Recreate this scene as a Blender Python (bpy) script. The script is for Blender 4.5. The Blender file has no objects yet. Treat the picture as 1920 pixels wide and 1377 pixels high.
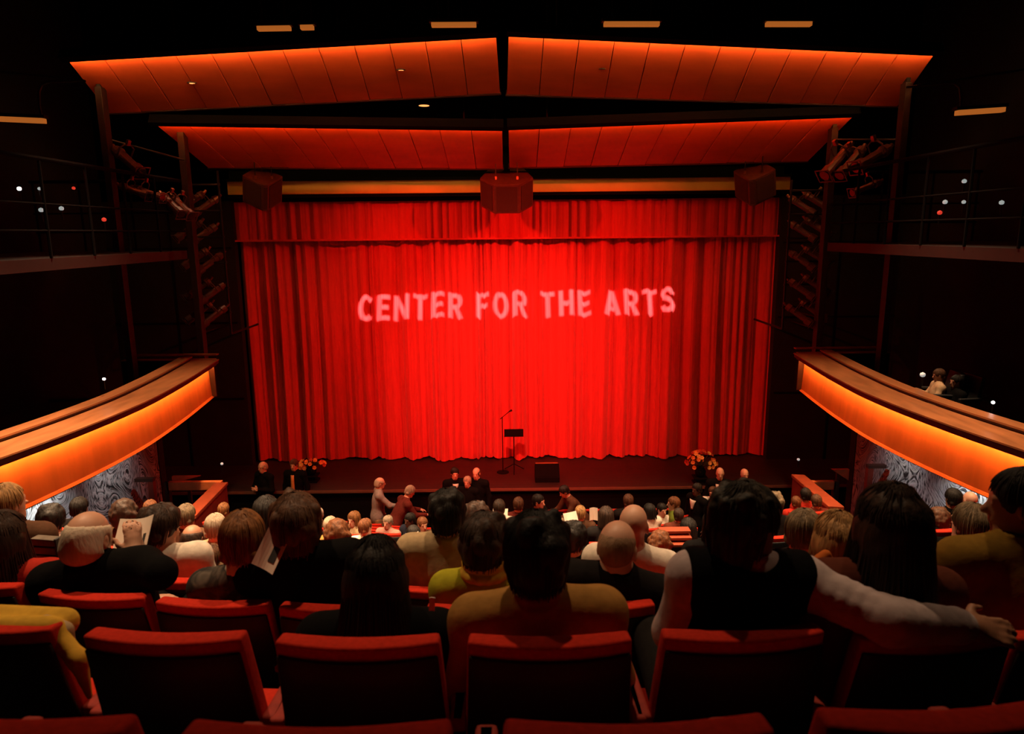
import bpy, bmesh, math, random
import numpy as np
from mathutils import Vector, Matrix
random.seed(7)
rng = np.random.default_rng(11)
SC = bpy.context.scene
COL = SC.collection
# ------------------------------------------------------------------ camera
FPX = 1300.0
PITCH, YAW, ROLL = math.radians(11.0), math.radians(0.4), math.radians(0.55)
CAM = np.array([0.0, 0.0, 6.4])
_fw = np.array([math.sin(YAW)*math.cos(PITCH), math.cos(YAW)*math.cos(PITCH), -math.sin(PITCH)])
_r0 = np.array([math.cos(YAW), -math.sin(YAW), 0.0])
_u0 = np.cross(_r0, _fw)
_R = math.cos(ROLL)*_r0 - math.sin(ROLL)*_u0
_U = math.cos(ROLL)*_u0 + math.sin(ROLL)*_r0
cd = bpy.data.cameras.new('camera')
cam = bpy.data.objects.new('camera', cd)
COL.objects.link(cam)
cam.matrix_world = Matrix(((_R[0], _U[0], -_fw[0], CAM[0]), (_R[1], _U[1], -_fw[1], CAM[1]),
                           (_R[2], _U[2], -_fw[2], CAM[2]), (0, 0, 0, 1)))
cd.sensor_width = 36.0
cd.lens = 36.0*FPX/1920.0
cd.clip_start = 0.05
cd.dof.use_dof = True
cd.dof.focus_distance = 13.0
cd.dof.aperture_fstop = 4.0
SC.camera = cam
# ------------------------------------------------------------------ world, exposure
w = bpy.data.worlds.new('world'); SC.world = w; w.use_nodes = True
w.node_tree.nodes['Background'].inputs[0].default_value = (0.9, 0.4, 0.25, 1)
w.node_tree.nodes['Background'].inputs[1].default_value = 0.002
SC.view_settings.view_transform = 'Standard'
SC.view_settings.look = 'None'
SC.view_settings.exposure = 0.0
SC.view_settings.gamma = 1.0
SC.view_settings.use_curve_mapping = False

def ray(x, y): return _fw + _R*(x-960)/FPX - _U*(y-688.5)/FPX
def atY(x, y, Y): v = ray(x, y); return CAM + v*(Y/v[1])       # measured point of the photograph on a plane of known depth
def atD(x, y, d): return CAM + ray(x, y)*d
def proj(P):
    v = np.array(P, float)-CAM; d = v@_fw
    return 960+FPX*(v@_R)/d, 688.5-FPX*(v@_U)/d, d

# ------------------------------------------------------------------ lights of the house
def link(o, parent=None):
    COL.objects.link(o)
    if parent is not None: o.parent = parent
    return o
def spot(name, loc, target, power, size_deg, blend=0.6, color=(1, .75, .5), radius=.08, parent=None):
    l = bpy.data.lights.new(name, 'SPOT')
    l.energy = power; l.color = color; l.spot_size = math.radians(size_deg); l.spot_blend = blend; l.shadow_soft_size = radius
    o = bpy.data.objects.new(name, l)
    o.location = loc
    d = Vector(target)-Vector(loc)
    o.rotation_euler = d.to_track_quat('-Z', 'Y').to_euler()
    return link(o, parent)
WARM = (1.0, .64, .36)
CEIL_Z = 11.2
# house downlights over the stalls (their cans are built with the ceiling below)
HOUSE = [(-4.6, 9.9, 10.5, 2300), (-1.6, 9.9, 10.5, 2500), (1.6, 9.9, 10.5, 2500), (4.6, 9.9, 10.5, 2100),
         (-4.4, 6.8, 10.6, 6400), (-1.5, 6.6, 10.6, 3300), (1.5, 6.6, 10.6, 3100), (4.4, 6.8, 10.6, 2100),
         (-2.9, 4.6, 10.7, 1050), (0.2, 4.6, 10.7, 620), (3.2, 4.6, 10.7, 430)]
for i, (x, y, z, p_) in enumerate(HOUSE):
    spot('house_lamp', (x, y, z-.12), (x*.97, y-.25, 0), p_, (84 if y < 5 else 66), .8, WARM, .09)
# front of house stage wash on the curtain (red gel), fixtures on the catwalk above the stalls
spot('wash_lamp', (-.4, 4.2, 10.9), (.3, 16.3, 2.5), 10500, 32, 1.0, (1, .12, .07), .12)
spot('wash_lamp', (-6.9, 8.2, 9.6), (1.0, 16.3, 3.1), 4100, 54, 1.0, (1, .03, .01), .12)
spot('wash_lamp', (6.9, 8.2, 9.6), (-1.0, 16.3, 3.1), 4100, 54, 1.0, (1, .03, .01), .12)
# ------------------------------------------------------------------ materials
MATS = {}
def mat(name, color, rough=.6, var=.12, scale=8.0, stretch=(1, 1, 1), metal=0.0, bump=0.0, spec=.5, coat=0.0, emit=None, estr=0.0, sheen=0.0):
    if name in MATS: return MATS[name]
    m = bpy.data.materials.new(name); m.use_nodes = True; MATS[name] = m
    nt = m.node_tree; b = nt.nodes['Principled BSDF']
    b.inputs['Roughness'].default_value = rough
    b.inputs['Metallic'].default_value = metal
    b.inputs['Specular IOR Level'].default_value = spec
    b.inputs['Coat Weight'].default_value = coat
    if sheen: b.inputs['Sheen Weight'].default_value = sheen
    c = np.array(color[:3], float)
    tc = nt.nodes.new('ShaderNodeTexCoord'); mp = nt.nodes.new('ShaderNodeMapping')
    mp.inputs['Scale'].default_value = stretch
    nz = nt.nodes.new('ShaderNodeTexNoise'); nz.inputs['Scale'].default_value = scale; nz.inputs['Detail'].default_value = 3
    nt.links.new(tc.outputs['Object'], mp.inputs['Vector']); nt.links.new(mp.outputs[0], nz.inputs['Vector'])
    rp = nt.nodes.new('ShaderNodeValToRGB')
    rp.color_ramp.elements[0].position = .3; rp.color_ramp.elements[1].position = .7
    rp.color_ramp.elements[0].color = (*np.clip(c*(1-var), 0, 1), 1)
    rp.color_ramp.elements[1].color = (*np.clip(c*(1+var), 0, 1), 1)
    nt.links.new(nz.outputs['Fac'], rp.inputs['Fac']); nt.links.new(rp.outputs[0], b.inputs['Base Color'])
    if bump:
        bp = nt.nodes.new('ShaderNodeBump'); bp.inputs['Strength'].default_value = bump; bp.inputs['Distance'].default_value = .01
        nt.links.new(nz.outputs['Fac'], bp.inputs['Height']); nt.links.new(bp.outputs[0], b.inputs['Normal'])
    if emit:
        b.inputs['Emission Color'].default_value = (*emit, 1); b.inputs['Emission Strength'].default_value = estr
    return m

# ------------------------------------------------------------------ mesh building
class MB:
    def __init__(s): s.v = []; s.f = []
    def add(s, vs, fs):
        o = len(s.v); s.v += [tuple(map(float, p)) for p in vs]; s.f += [tuple(i+o for i in q) for q in fs]; return s
    def hexa(s, p):     # 8 corners: bottom loop then top loop
        return s.add(p, [(3, 2, 1, 0), (4, 5, 6, 7), (0, 1, 5, 4), (1, 2, 6, 5), (2, 3, 7, 6), (3, 0, 4, 7)])
    def box(s, a, b):
        (x0, y0, z0), (x1, y1, z1) = a, b
        return s.hexa([(x0, y0, z0), (x1, y0, z0), (x1, y1, z0), (x0, y1, z0), (x0, y0, z1), (x1, y0, z1), (x1, y1, z1), (x0, y1, z1)])
    def tube(s, pts, r, n=8, caps=True):
        pts = [Vector(p) for p in pts]; rs = r if isinstance(r, (list, tuple)) else [r]*len(pts)
        rings = []; prev = None
        for i, p in enumerate(pts):
            t = (pts[min(i+1, len(pts)-1)]-pts[max(i-1, 0)]).normalized()
            if prev is None:
                a = Vector((0, 0, 1)) if abs(t.z) < .9 else Vector((1, 0, 0)); u = t.cross(a).normalized()
            else: u = (prev-t*prev.dot(t)).normalized()
            prev = u; w_ = t.cross(u)
            rings.append([p+(u*math.cos(2*math.pi*k/n)+w_*math.sin(2*math.pi*k/n))*rs[i] for k in range(n)])
        vs = [q for rg in rings for q in rg]; fs = []
        for i in range(len(rings)-1):
            for k in range(n): fs.append((i*n+k, i*n+(k+1) % n, (i+1)*n+(k+1) % n, (i+1)*n+k))
        if caps: fs.append(tuple(range(n))[::-1]); fs.append(tuple((len(rings)-1)*n+k for k in range(n)))
        return s.add(vs, fs)
    def lathe(s, c, prof, n=16):     # profile of (r, z) about a vertical axis through c
        vs = []; fs = []
        for r_, z in prof:
            for k in range(n): vs.append((c[0]+r_*math.cos(2*math.pi*k/n), c[1]+r_*math.sin(2*math.pi*k/n), c[2]+z))
        for i in range(len(prof)-1):
            for k in range(n): fs.append((i*n+k, i*n+(k+1) % n, (i+1)*n+(k+1) % n, (i+1)*n+k))
        fs.append(tuple(range(n))[::-1]); fs.append(tuple((len(prof)-1)*n+k for k in range(n)))
        return s.add(vs, fs)
    def grid(s, fn, nu, nv):
        vs = [fn(i/nu, j/nv) for j in range(nv+1) for i in range(nu+1)]
        fs = [(j*(nu+1)+i, j*(nu+1)+i+1, (j+1)*(nu+1)+i+1, (j+1)*(nu+1)+i) for j in range(nv) for i in range(nu)]
        return s.add(vs, fs)
    def slab(s, fn_front, fn_back, nu, nv):      # closed sheet between two parametric faces
        o = len(s.v); s.grid(fn_front, nu, nv); m = (nu+1)*(nv+1); s.grid(fn_back, nu, nv)
        nf = nu*nv
        for i in range(len(s.f)-nf, len(s.f)): s.f[i] = s.f[i][::-1]
        ring = [i for i in range(nu+1)]+[j*(nu+1)+nu for j in range(1, nv+1)]+[nv*(nu+1)+i for i in range(nu-1, -1, -1)]+[j*(nu+1) for j in range(nv-1, 0, -1)]
        for a in range(len(ring)):
            b = ring[(a+1) % len(ring)]; a = ring[a]
            s.f.append((o+b, o+a, o+m+a, o+m+b))
        return s
    def sweep(s, path, sec, closed=True):     # path of (x, y) plan points, section of (offset to the left normal, z)
        n = len(sec); vs = []; fs = []
        P = [Vector((a, b)) for a, b in path]
        for i, p in enumerate(P):
            t = (P[min(i+1, len(P)-1)]-P[max(i-1, 0)]).normalized(); nrm = Vector((-t.y, t.x))
            for o_, z in sec: q = p+nrm*o_; vs.append((q.x, q.y, z))
        for i in range(len(P)-1):
            for k in range(n): fs.append((i*n+k, i*n+(k+1) % n, (i+1)*n+(k+1) % n, (i+1)*n+k))
        fs.append(tuple(range(n))[::-1]); fs.append(tuple((len(P)-1)*n+k for k in range(n)))
        return s.add(vs, fs)
    def mesh(s, name, bevel=0.0, seg=2, smooth=False, fix=True):
        me = bpy.data.meshes.new(name); me.from_pydata(s.v, [], s.f)
        bm = bmesh.new(); bm.from_mesh(me)
        if fix: bmesh.ops.recalc_face_normals(bm, faces=bm.faces)
        if bevel > 0:
            es = [e for e in bm.edges if len(e.link_faces) == 2 and e.calc_face_angle(0) > .6]
            bmesh.ops.bevel(bm, geom=es, offset=bevel, segments=seg, profile=.6, affect='EDGES')
        bm.to_mesh(me); bm.free()
        if smooth:
            me.polygons.foreach_set('use_smooth', [True]*len(me.polygons))
        me.update(); return me
    def build(s, name, m, parent=None, bevel=0.0, smooth=False, seg=2):
        me = s.mesh(name, bevel, seg, smooth); me.materials.append(m)
        return link(bpy.data.objects.new(name, me), parent)
def obj(name, me, m, parent=None, loc=None):
    o = bpy.data.objects.new(name, me)
    if len(me.materials) == 0: me.materials.append(m)
    link(o, parent)
    o.material_slots[0].link = 'OBJECT'; o.material_slots[0].material = m
    if loc is not None: o.location = loc
    return o
def tag(o, label, cat, group=None, kind=None):
    o['label'] = label
    if kind: o['kind'] = kind
    else: o['category'] = cat
    if group: o['group'] = group
    return o
def struct(o, label=None):
    o['kind'] = 'structure'
    if label: o['label'] = label
    return o
def thing(name, label, cat, loc=(0, 0, 0), rz=0.0, group=None):
    o = bpy.data.objects.new(name, None); o.location = loc; o.rotation_euler = (0, 0, rz); o.empty_display_size = .1
    link(o); return tag(o, label, cat, group)
def copy_tree(o, parent=None):
    c = o.copy(); link(c, parent)
    for ch in o.children: copy_tree(ch, c)
    return c
ORD = ['first', 'second', 'third', 'fourth', 'fifth', 'sixth', 'seventh', 'eighth', 'ninth', 'tenth', 'eleventh', 'twelfth', 'thirteenth', 'fourteenth', 'fifteenth', 'sixteenth', 'seventeenth']

# ------------------------------------------------------------------ colours of the place
M_black = mat('black_paint', (.004, .003, .0027), .9, .2, spec=.1)
M_wall = mat('dark_wall_paint', (.010, .0045, .004), .85, .25, 3)
M_ceil = mat('dark_ceiling_paint', (.006, .005, .005), .9)
M_carpet = mat('dark_carpet', (.008, .004, .004), .95, .3, 40)
M_redvelvet = mat('red_velvet', (.58, .036, .034), .85, .10, 20, (1, 1, .12), sheen=.15)
M_wood = mat('orange_wood_veneer', (.66, .165, .040), .42, .13, 5, (1, 1, .15))
M_cloud = mat('red_orange_veneer', (.50, .078, .019), .45, .12, 4, (.3, 1, 1))
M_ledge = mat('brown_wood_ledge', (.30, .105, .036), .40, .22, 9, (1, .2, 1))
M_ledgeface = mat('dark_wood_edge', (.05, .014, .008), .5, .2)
M_beam = mat('ochre_beam_paint', (.80, .48, .10), .6, .1, 2)
M_metal = mat('black_metal', (.010, .006, .005), .42, .2, 20, metal=.3)
M_brownmetal = mat('brown_metal_post', (.030, .010, .007), .5, .2, 12)
M_chrome = mat('steel_bolt', (.30, .16, .10), .35, .1, metal=1.0)
M_seatred = mat('red_seat_fabric', (.52, .024, .010), .95, .12, 60, bump=.15, spec=.15)
M_seatblack = mat('black_seat_shell', (.008, .007, .007), .6, .2, 30)
M_arm = mat('red_arm_pad', (.36, .03, .017), .8, .15, 40)
M_stage = mat('dark_stage_boards', (.018, .008, .007), .6, .3, 5, (.3, 4, 1))
M_paper = mat('cream_paper', (.85, .72, .60), .7, .05, 5)
M_print = mat('black_print', (.03, .03, .03), .7, .2)
M_led = mat('warm_led_strip', (.9, .6, .3), .5, 0, emit=(1, .47, .12), estr=30)
# ------------------------------------------------------------------ rows of the stalls
def row_Y(k): return 1.035+.742*k
def top_h(Y): t = Y-1.035; return .808+.446*t-.0025*t*t       # drop of the seat tops below the camera
SEAT_H = 1.0
def row_floor(k): return 6.4-top_h(row_Y(k))-SEAT_H
NROW = 16
def row_y(k, x): return row_Y(k)+min(abs(x), 4.5)**2/22.0
STAGE_Z = .96
PIT_Z = -.10
# stepped floor of the stalls: one curved step for each row
fl = thing('floor', 'dark carpeted floor', 'floor'); del fl['category']; fl['kind'] = 'structure'
for k in range(-1, NROW):
    z = row_floor(k); xs = np.linspace(-8.6, 8.6, 25)
    def ft(u, v, k=k, z=z): x = -6.8+13.6*u; return (x, row_y(k, x)-.12+(v*.742), z)
    def fb(u, v, k=k, z=z): x = -6.8+13.6*u; return (x, row_y(k, x)-.12+(v*.742), -.3)
    MB().slab(ft, fb, 24, 1).build('step', M_carpet, fl)
MB().box((-9, 9.5, -.35), (9, 15.0, PIT_Z)).build('pit_floor', M_carpet, fl)
struct(MB().box((-9.2, -3, -.4), (9.2, 19, -.36)).build('floor_base', M_carpet))
MB().box((-8.6, -2.2, -.3), (8.6, row_Y(-1)-.12, row_floor(-1))).build('rear_platform', M_carpet, fl)
# stage
st = thing('stage', 'dark wooden stage', 'stage'); del st['category']; st['kind'] = 'structure'
MB().box((-9, 14.22, STAGE_Z-.08), (9, 19, STAGE_Z)).build('stage_floor', M_stage, st)
MB().box((-9, 14.3, -.3), (9, 14.42, STAGE_Z-.08)).build('stage_front', M_black, st)
MB().box((-9, 14.195, STAGE_Z-.05), (9, 14.22, STAGE_Z+.004)).build('stage_nosing', mat('stage_nosing', (.16, .07, .045), .5), st)
# walls and ceiling
struct(MB().box((-9.2, -3, -.36), (-9.0, 19, 12)).build('wall_left', M_wall))
struct(MB().box((9.0, -3, -.36), (9.2, 19, 12)).build('wall_right', M_wall))
struct(MB().box((-9.2, 18.9, -.36), (9.2, 19.1, 12)).build('wall_back_stage', M_black))
struct(MB().box((-9.2, -3.1, -.36), (9.2, -2.9, 12)).build('wall_rear', M_wall))
struct(MB().box((-9.2, -3, CEIL_Z+.5), (9.2, 19, CEIL_Z+.7)).build('ceiling', M_ceil))
# proscenium arch around the curtain
pr = thing('wall_proscenium', 'dark proscenium wall around the red curtain', 'wall'); del pr['category']; pr['kind'] = 'structure'
MB().box((-9, 15.95, STAGE_Z-.2), (-6.13, 16.15, 8.2)).build('side_panel', M_wall, pr)
MB().box((6.22, 15.95, STAGE_Z-.2), (9, 16.15, 8.2)).build('side_panel', M_wall, pr)
MB().box((-9, 15.95, 7.15), (9, 16.15, 11.7)).build('header_panel', M_black, pr)
# panel seams on the side panels
for s in (-1, 1):
    for z in (2.6, 4.4, 6.1):
        x0, x1 = (-9, -6.2) if s < 0 else (6.3, 9)
        MB().box((x0, 15.925, z), (x1, 15.95, z+.03)).build('panel_batten', M_black, pr)
    x = -7.55 if s < 0 else 7.6
    MB().box((x-.015, 15.925, STAGE_Z), (x+.015, 15.95, 7.1)).build('panel_batten', M_black, pr)
# ochre beam above the curtain with its own cove strip
bz0, bz1 = atY(950, 361, 15.75)[2], atY(950, 336, 15.75)[2]
bx0, bx1 = atY(426, 350, 15.75)[0], atY(1482, 346, 15.75)[0]
be = thing('header_beam', 'ochre painted beam running above the red curtain', 'beam', ((bx0+bx1)/2, 15.75, bz0))
def loc(o, parent):      # keep world placement of a mesh made in world space under a placed parent
    o.location = -Vector(parent.location) if parent.rotation_euler.z == 0 else o.location; return o
loc(MB().box((bx0, 15.75, bz0), (bx1, 15.95, bz1)).build('beam_body', M_beam, be, .012), be)
loc(MB().box((bx0, 15.69, bz1+.0), (bx1, 15.95, bz1+.05)).build('beam_cap', M_black, be), be)
loc(MB().box((bx0, 15.69, bz0-.06), (bx1, 15.95, bz0)).build('beam_base', M_black, be), be)

# ------------------------------------------------------------------ stage curtain and valance
def fold_profile(x0, x1, wmin, wmax, dmin, dmax, seed, n):
    r = np.random.default_rng(seed); xs = np.linspace(x0, x1, n); y = np.zeros(n); x = x0
    while x < x1:
        w_ = r.uniform(wmin, wmax); dp = r.uniform(dmin, dmax); m = (xs >= x) & (xs < x+w_)
        t = (xs[m]-x)/w_; y[m] -= dp*np.sin(math.pi*t)**.7
        x += w_
    return xs, y
CX0, CX1, CY = -6.16, 6.25, 16.45
NX = 1100
xs, big = fold_profile(CX0, CX1, .34, .95, .10, .34, 3, NX)
_, mid = fold_profile(CX0, CX1, .10, .34, .03, .15, 5, NX)
_, fin = fold_profile(CX0, CX1, .05, .11, .006, .022, 9, NX)
hem_xs, hem = fold_profile(CX0, CX1, .25, .7, .0, .07, 21, NX)
def curtain_mesh(z0, z1, nz, yoff, kb, km, kf, hemk, name, drift):
    b = MB(); vs = []; fs = []
    ph = np.cumsum(rng.normal(0, .02, NX))
    for j in range(nz+1):
        v = j/nz; z = z0+(z1-z0)*v
        sh = drift*math.sin(v*3.0)
        xi = np.clip(xs+sh*np.sin(xs*1.7), CX0, CX1)
        yy = kb*np.interp(xi, xs, big)*(1.0-.35*v)+km*np.interp(xi, xs, mid)+kf*np.interp(xi, xs, fin)
        for i in range(NX):
            zz = z-(hemk*hem[i] if j == 0 else 0)
            vs.append((xs[i], yoff+yy[i], zz))
    for j in range(nz):
        for i in range(NX-1): fs.append((j*NX+i, j*NX+i+1, (j+1)*NX+i+1, (j+1)*NX+i))
    b.add(vs, fs); return b.mesh(name, smooth=True, fix=False)
cme = curtain_mesh(STAGE_Z+.015, 7.05, 16, CY, 1.0, 1.0, 1.0, .9, 'stage_curtain', .03)
tag(obj('stage_curtain', cme, M_redvelvet), 'closed red velvet stage curtain in deep vertical folds with projected white words', 'curtain')
vme = curtain_mesh(6.26, 7.12, 5, 16.17, .12, .75, .6, .12, 'curtain_valance', 0)
va = obj('curtain_valance', vme, M_redvelvet)
tag(va, 'short red velvet valance hanging above the big stage curtain', 'valance')
hm = MB().box((CX0, 16.005, 6.245), (CX1, 16.05, 6.285)).build('valance_hem', M_redvelvet, va)

# ------------------------------------------------------------------ gobo projector: real light through a stencil with the words
tc_ = np.array([(atY(672, 602, 16.35)[0]+atY(1265, 602, 16.35)[0])/2, 16.35, atY(968, 574, 16.35)[2]])
PL = np.array([0.2, 2.6, 10.3])
pd = tc_-PL; dist = np.linalg.norm(pd); pd = pd/dist
gb = thing('gobo_projector', 'black projector throwing the white words onto the red curtain', 'projector', tuple(PL))
def arc(cx, cy, rx, ry, a0, a1, n): return [(cx+rx*math.cos(math.radians(a0+(a1-a0)*i/n)), cy+ry*math.sin(math.radians(a0+(a1-a0)*i/n))) for i in range(n+1)]
def stroke(pts, t):
    P = [Vector(p) for p in pts]; L = []; Rr = []
    for i, p in enumerate(P):
        d = (P[min(i+1, len(P)-1)]-P[max(i-1, 0)]).normalized(); n_ = Vector((-d.y, d.x))*t/2
        L.append(tuple(p+n_)); Rr.append(tuple(p-n_))
    return L+Rr[::-1]
GLY = {
 'E': (.58, [[(0, 0), (.58, 0), (.58, .17), (.2, .17), (.2, .42), (.52, .42), (.52, .59), (.2, .59), (.2, .83), (.58, .83), (.58, 1), (0, 1)]]),
 'F': (.57, [[(0, 0), (.2, 0), (.2, .41), (.5, .41), (.5, .58), (.2, .58), (.2, .83), (.57, .83), (.57, 1), (0, 1)]]),
 'T': (.64, [[(.22, 0), (.42, 0), (.42, .83), (.64, .83), (.64, 1), (0, 1), (0, .83), (.22, .83)]]),
 'H': (.68, [[(0, 0), (.2, 0), (.2, .41), (.48, .41), (.48, 0), (.68, 0), (.68, 1), (.48, 1), (.48, .59), (.2, .59), (.2, 1), (0, 1)]]),
 'N': (.69, [[(0, 0), (.19, 0), (.19, .64), (.5, 0), (.69, 0), (.69, 1), (.5, 1), (.5, .36), (.19, 1), (0, 1)]]),
 'A': (.74, [[(0, 0), (.2, 0), (.265, .22), (.475, .22), (.54, 0), (.74, 0), (.47, 1), (.27, 1)], [(.31, .38), (.43, .38), (.37, .66)]]),
 'R': (.67, [[(0, 0), (.2, 0), (.2, .38), (.28, .38), (.45, 0), (.67, 0), (.47, .42), (.58, .5), (.63, .6), (.64, .7), (.62, .83), (.55, .94), (.44, 1), (0, 1)], [(.2, .55), (.36, .55), (.43, .6), (.44, .69), (.43, .78), (.36, .83), (.2, .83)][::-1]]),
 'O': (.72, [arc(.36, .5, .36, .52, 0, 345, 23), arc(.36, .5, .165, .345, 0, 345, 23)]),
 'C': (.66, [arc(.36, .5, .36, .52, 42, 318, 20)+arc(.36, .5, .165, .345, 318, 42, 20)]),
 'S': (.62, [stroke([(.55, .72), (.47, .86), (.31, .92), (.16, .86), (.10, .74), (.16, .62), (.31, .53), (.47, .44), (.53, .29), (.46, .14), (.31, .08), (.14, .14), (.06, .28)], .185)])}
cu = bpy.data.curves.new('gobo_stencil', 'CURVE'); cu.dimensions = '2D'; cu.fill_mode = 'FRONT'
polys = []; penx = 0
for ch in 'CENTER FOR THE ARTS':
    if ch == ' ': penx += .42; continue
    wd_, cs = GLY[ch]
    polys += [[(x+penx, y-.5) for x, y in c_] for c_ in cs]; penx += wd_+.19
tw, th = penx-.19, 1.0
GD = .5
want_w = (atY(1265, 575, 16.35)[0]-atY(672, 575, 16.35)[0])*GD/dist
want_h = (atY(968, 552, 16.35)[2]-atY(968, 596, 16.35)[2])*GD/dist
sx, sy = want_w/tw, want_h/th
hw, hh = .30/sx, .30/sy
polys = [[(x-tw/2, y) for x, y in c_] for c_ in polys]+[[(-hw, -hh), (hw, -hh), (hw, hh), (-hw, hh)]]
for c_ in polys:
    sp = cu.splines.new('POLY'); sp.points.add(len(c_)-1); sp.use_cyclic_u = True
    for q, (a, b) in zip(sp.points, c_): q.co = (a, b, 0, 1)
to = link(bpy.data.objects.new('gobo_stencil', cu))
# frame: x along world x, normal along the beam
ax = Vector((1, 0, 0)); nn = Vector(-pd); ax = (ax-nn*ax.dot(nn)).normalized(); up = nn.cross(ax)
rr = math.radians(.55); ax2 = ax*math.cos(rr)+up*math.sin(rr); up2 = up*math.cos(rr)-ax*math.sin(rr)
pos = Vector(PL+pd*GD)
mw = Matrix(((ax2.x*sx, up2.x*sy, nn.x, pos.x), (ax2.y*sx, up2.y*sy, nn.y, pos.y), (ax2.z*sx, up2.z*sy, nn.z, pos.z), (0, 0, 0, 1)))
dg = bpy.context.evaluated_depsgraph_get()
gme = bpy.data.meshes.new_from_object(to.evaluated_get(dg))
bpy.data.objects.remove(to)
gme.transform(Matrix.Translation(-Vector(PL)) @ mw)
gme.materials.clear()
obj('gobo_stencil', gme, M_black, gb)
def beampt(t, a, b): return Vector(pd)*t+ax*a+up*b
hb = MB()
for (a0, a1, b0, b1) in ((-.24, -.22, -.24, .24), (.22, .24, -.24, .24), (-.24, .24, .22, .24), (-.24, .24, -.24, -.22)):
    hb.hexa([beampt(-.15, a0, b0), beampt(-.15, a1, b0), beampt(-.15, a1, b1), beampt(-.15, a0, b1),
             beampt(.52, a0, b0), beampt(.52, a1, b0), beampt(.52, a1, b1), beampt(.52, a0, b1)])
hb.hexa([beampt(-.17, -.24, -.24), beampt(-.17, .24, -.24), beampt(-.17, .24, .24), beampt(-.17, -.24, .24),
         beampt(-.15, -.24, -.24), beampt(-.15, .24, -.24), beampt(-.15, .24, .24), beampt(-.15, -.24, .24)])
hb.build('projector_housing', M_metal, gb)
MB().tube([(0, 0, .2), (0, 0, CEIL_Z+.5-PL[2])], .03).build('hanging_pipe', M_metal, gb)
spot('projector_lamp', (0, 0, 0), tuple(pd), 42000, 31, .15, (1, .80, .82), .0011, gb)
# ------------------------------------------------------------------ ceiling clouds: tilted veneer panels with a cove strip behind a front lip
def cloud(label, near_o, near_i, far_i, far_o, dn, df, npan, estr, downs=()):
    A, B = atD(*near_o, dn), atD(*near_i, dn)      # near edge, outer and inner end
    Cc, D = atD(*far_i, df), atD(*far_o, df)
    c0 = (A+B+Cc+D)/4
    root = thing('ceiling_cloud', label, 'ceiling panel', tuple(c0))
    A, B, Cc, D = [Vector(q-c0) for q in (A, B, Cc, D)]
    nrm = (B-A).cross(D-A).normalized()
    if nrm.z < 0: nrm = -nrm
    ext = -.20/(D-A).length
    def pt(u, v, t=0): return (A*(1-u)+B*u)*(1-v)+(D*(1-u)+Cc*u)*v+nrm*t
    g = .0016
    for i in range(npan):
        u0, u1 = i/npan+g*.5, (i+1)/npan-g*.5
        lift = .006*((i*7) % 3)
        b = MB().hexa([pt(u0, ext, lift), pt(u1, ext, lift), pt(u1, 1, lift), pt(u0, 1, lift), pt(u0, ext, .05), pt(u1, ext, .05), pt(u1, 1, .05), pt(u0, 1, .05)])
        b.build('panel', M_cloud, root, .006, seg=1)
    MB().hexa([pt(0, 0, .05), pt(1, 0, .05), pt(1, 1, .05), pt(0, 1, .05), pt(0, 0, .12), pt(1, 0, .12), pt(1, 1, .12), pt(0, 1, .12)]).build('backing_frame', M_black, root)
    # lip in front of the near edge, hanging lower than the panels
    din = (B-A).normalized(); fwd = (D-A)-din*(D-A).dot(din); fwd.normalize()
    lz = -.12; f0 = -.20
    def q(u, f, t): return (A*(1-u)+B*u)+fwd*f+nrm*t
    def brd(fa, fb, ta, tb, e=0): return MB().hexa([q(-e, fa, ta), q(1+e, fa, ta), q(1+e, fb, ta), q(-e, fb, ta), q(-e, fa, tb), q(1+e, fa, tb), q(1+e, fb, tb), q(-e, fb, tb)])
    brd(f0-.04, f0, lz, .06, .003).build('front_lip', M_black, root)
    brd(f0, f0+.07, lz, lz+.012, .003).build('lip_return', M_black, root)
    brd(f0+.02, f0+.05, lz+.016, lz+.03).build('led_strip', estr, root)
    MB().hexa([pt(-.003, 1, -.01), pt(1.003, 1, -.01), pt(1.003, 1.02, -.01), pt(-.003, 1.02, -.01), pt(-.003, 1, .12), pt(1.003, 1, .12), pt(1.003, 1.02, .12), pt(-.003, 1.02, .12)]).build('rear_trim', M_ledgeface, root)
    for s in (.12, .5, .88):
        p0 = pt(s, .5, .12); MB().tube([p0, p0+Vector((0, 0, 11.6-c0[2]-p0.z))], .015, 6).build('hanger_rod', M_metal, root)
    for (px, py) in downs:
        # recessed downlight seated in the panel
        v = ray(px, py); n_ = np.array(nrm); t = np.dot(np.array(A)+c0-CAM, n_)/np.dot(v, n_); P = Vector(CAM+v*t-c0)
        d_ = MB().lathe((0, 0, 0), [(.075, -.012), (.085, -.012), (.085, .0), (.07, .004)], 14).build('downlight_trim', M_brownmetal, root); d_.location = P
        e_ = MB().lathe((0, 0, 0), [(.0, -.014), (.045, -.016), (.05, -.010)], 12).build('downlight_lens', M_lens, root); e_.location = P
        spot('downlight_lamp', tuple(P+Vector((0, 0, -.03))), tuple(P+Vector((0, -.6, -6))), 110, 60, .7, WARM, .05, root)
    return root
M_lens = mat('warm_lamp_lens', (.9, .6, .3), .3, 0, emit=(1, .38, .10), estr=1.6)
M_ledA = mat('amber_led_strip_front', (.9, .6, .3), .5, 0, emit=(1, .47, .15), estr=125)
M_ledB = mat('amber_led_strip_rear', (.9, .6, .3), .5, 0, emit=(1, .20, .03), estr=66)
cloud('front left ceiling cloud of orange-lit veneer panels, higher of the left pair', (130, 118), (931, 72), (938, 176), (205, 213), 11.6, 12.75, 12, M_ledA, ((360, 155), (752, 131)))
cloud('front right ceiling cloud of orange-lit veneer panels, higher of the right pair', (1750, 106), (953, 70), (950, 178), (1683, 200), 11.6, 12.75, 12, M_ledA, ((1129, 130),))
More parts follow.
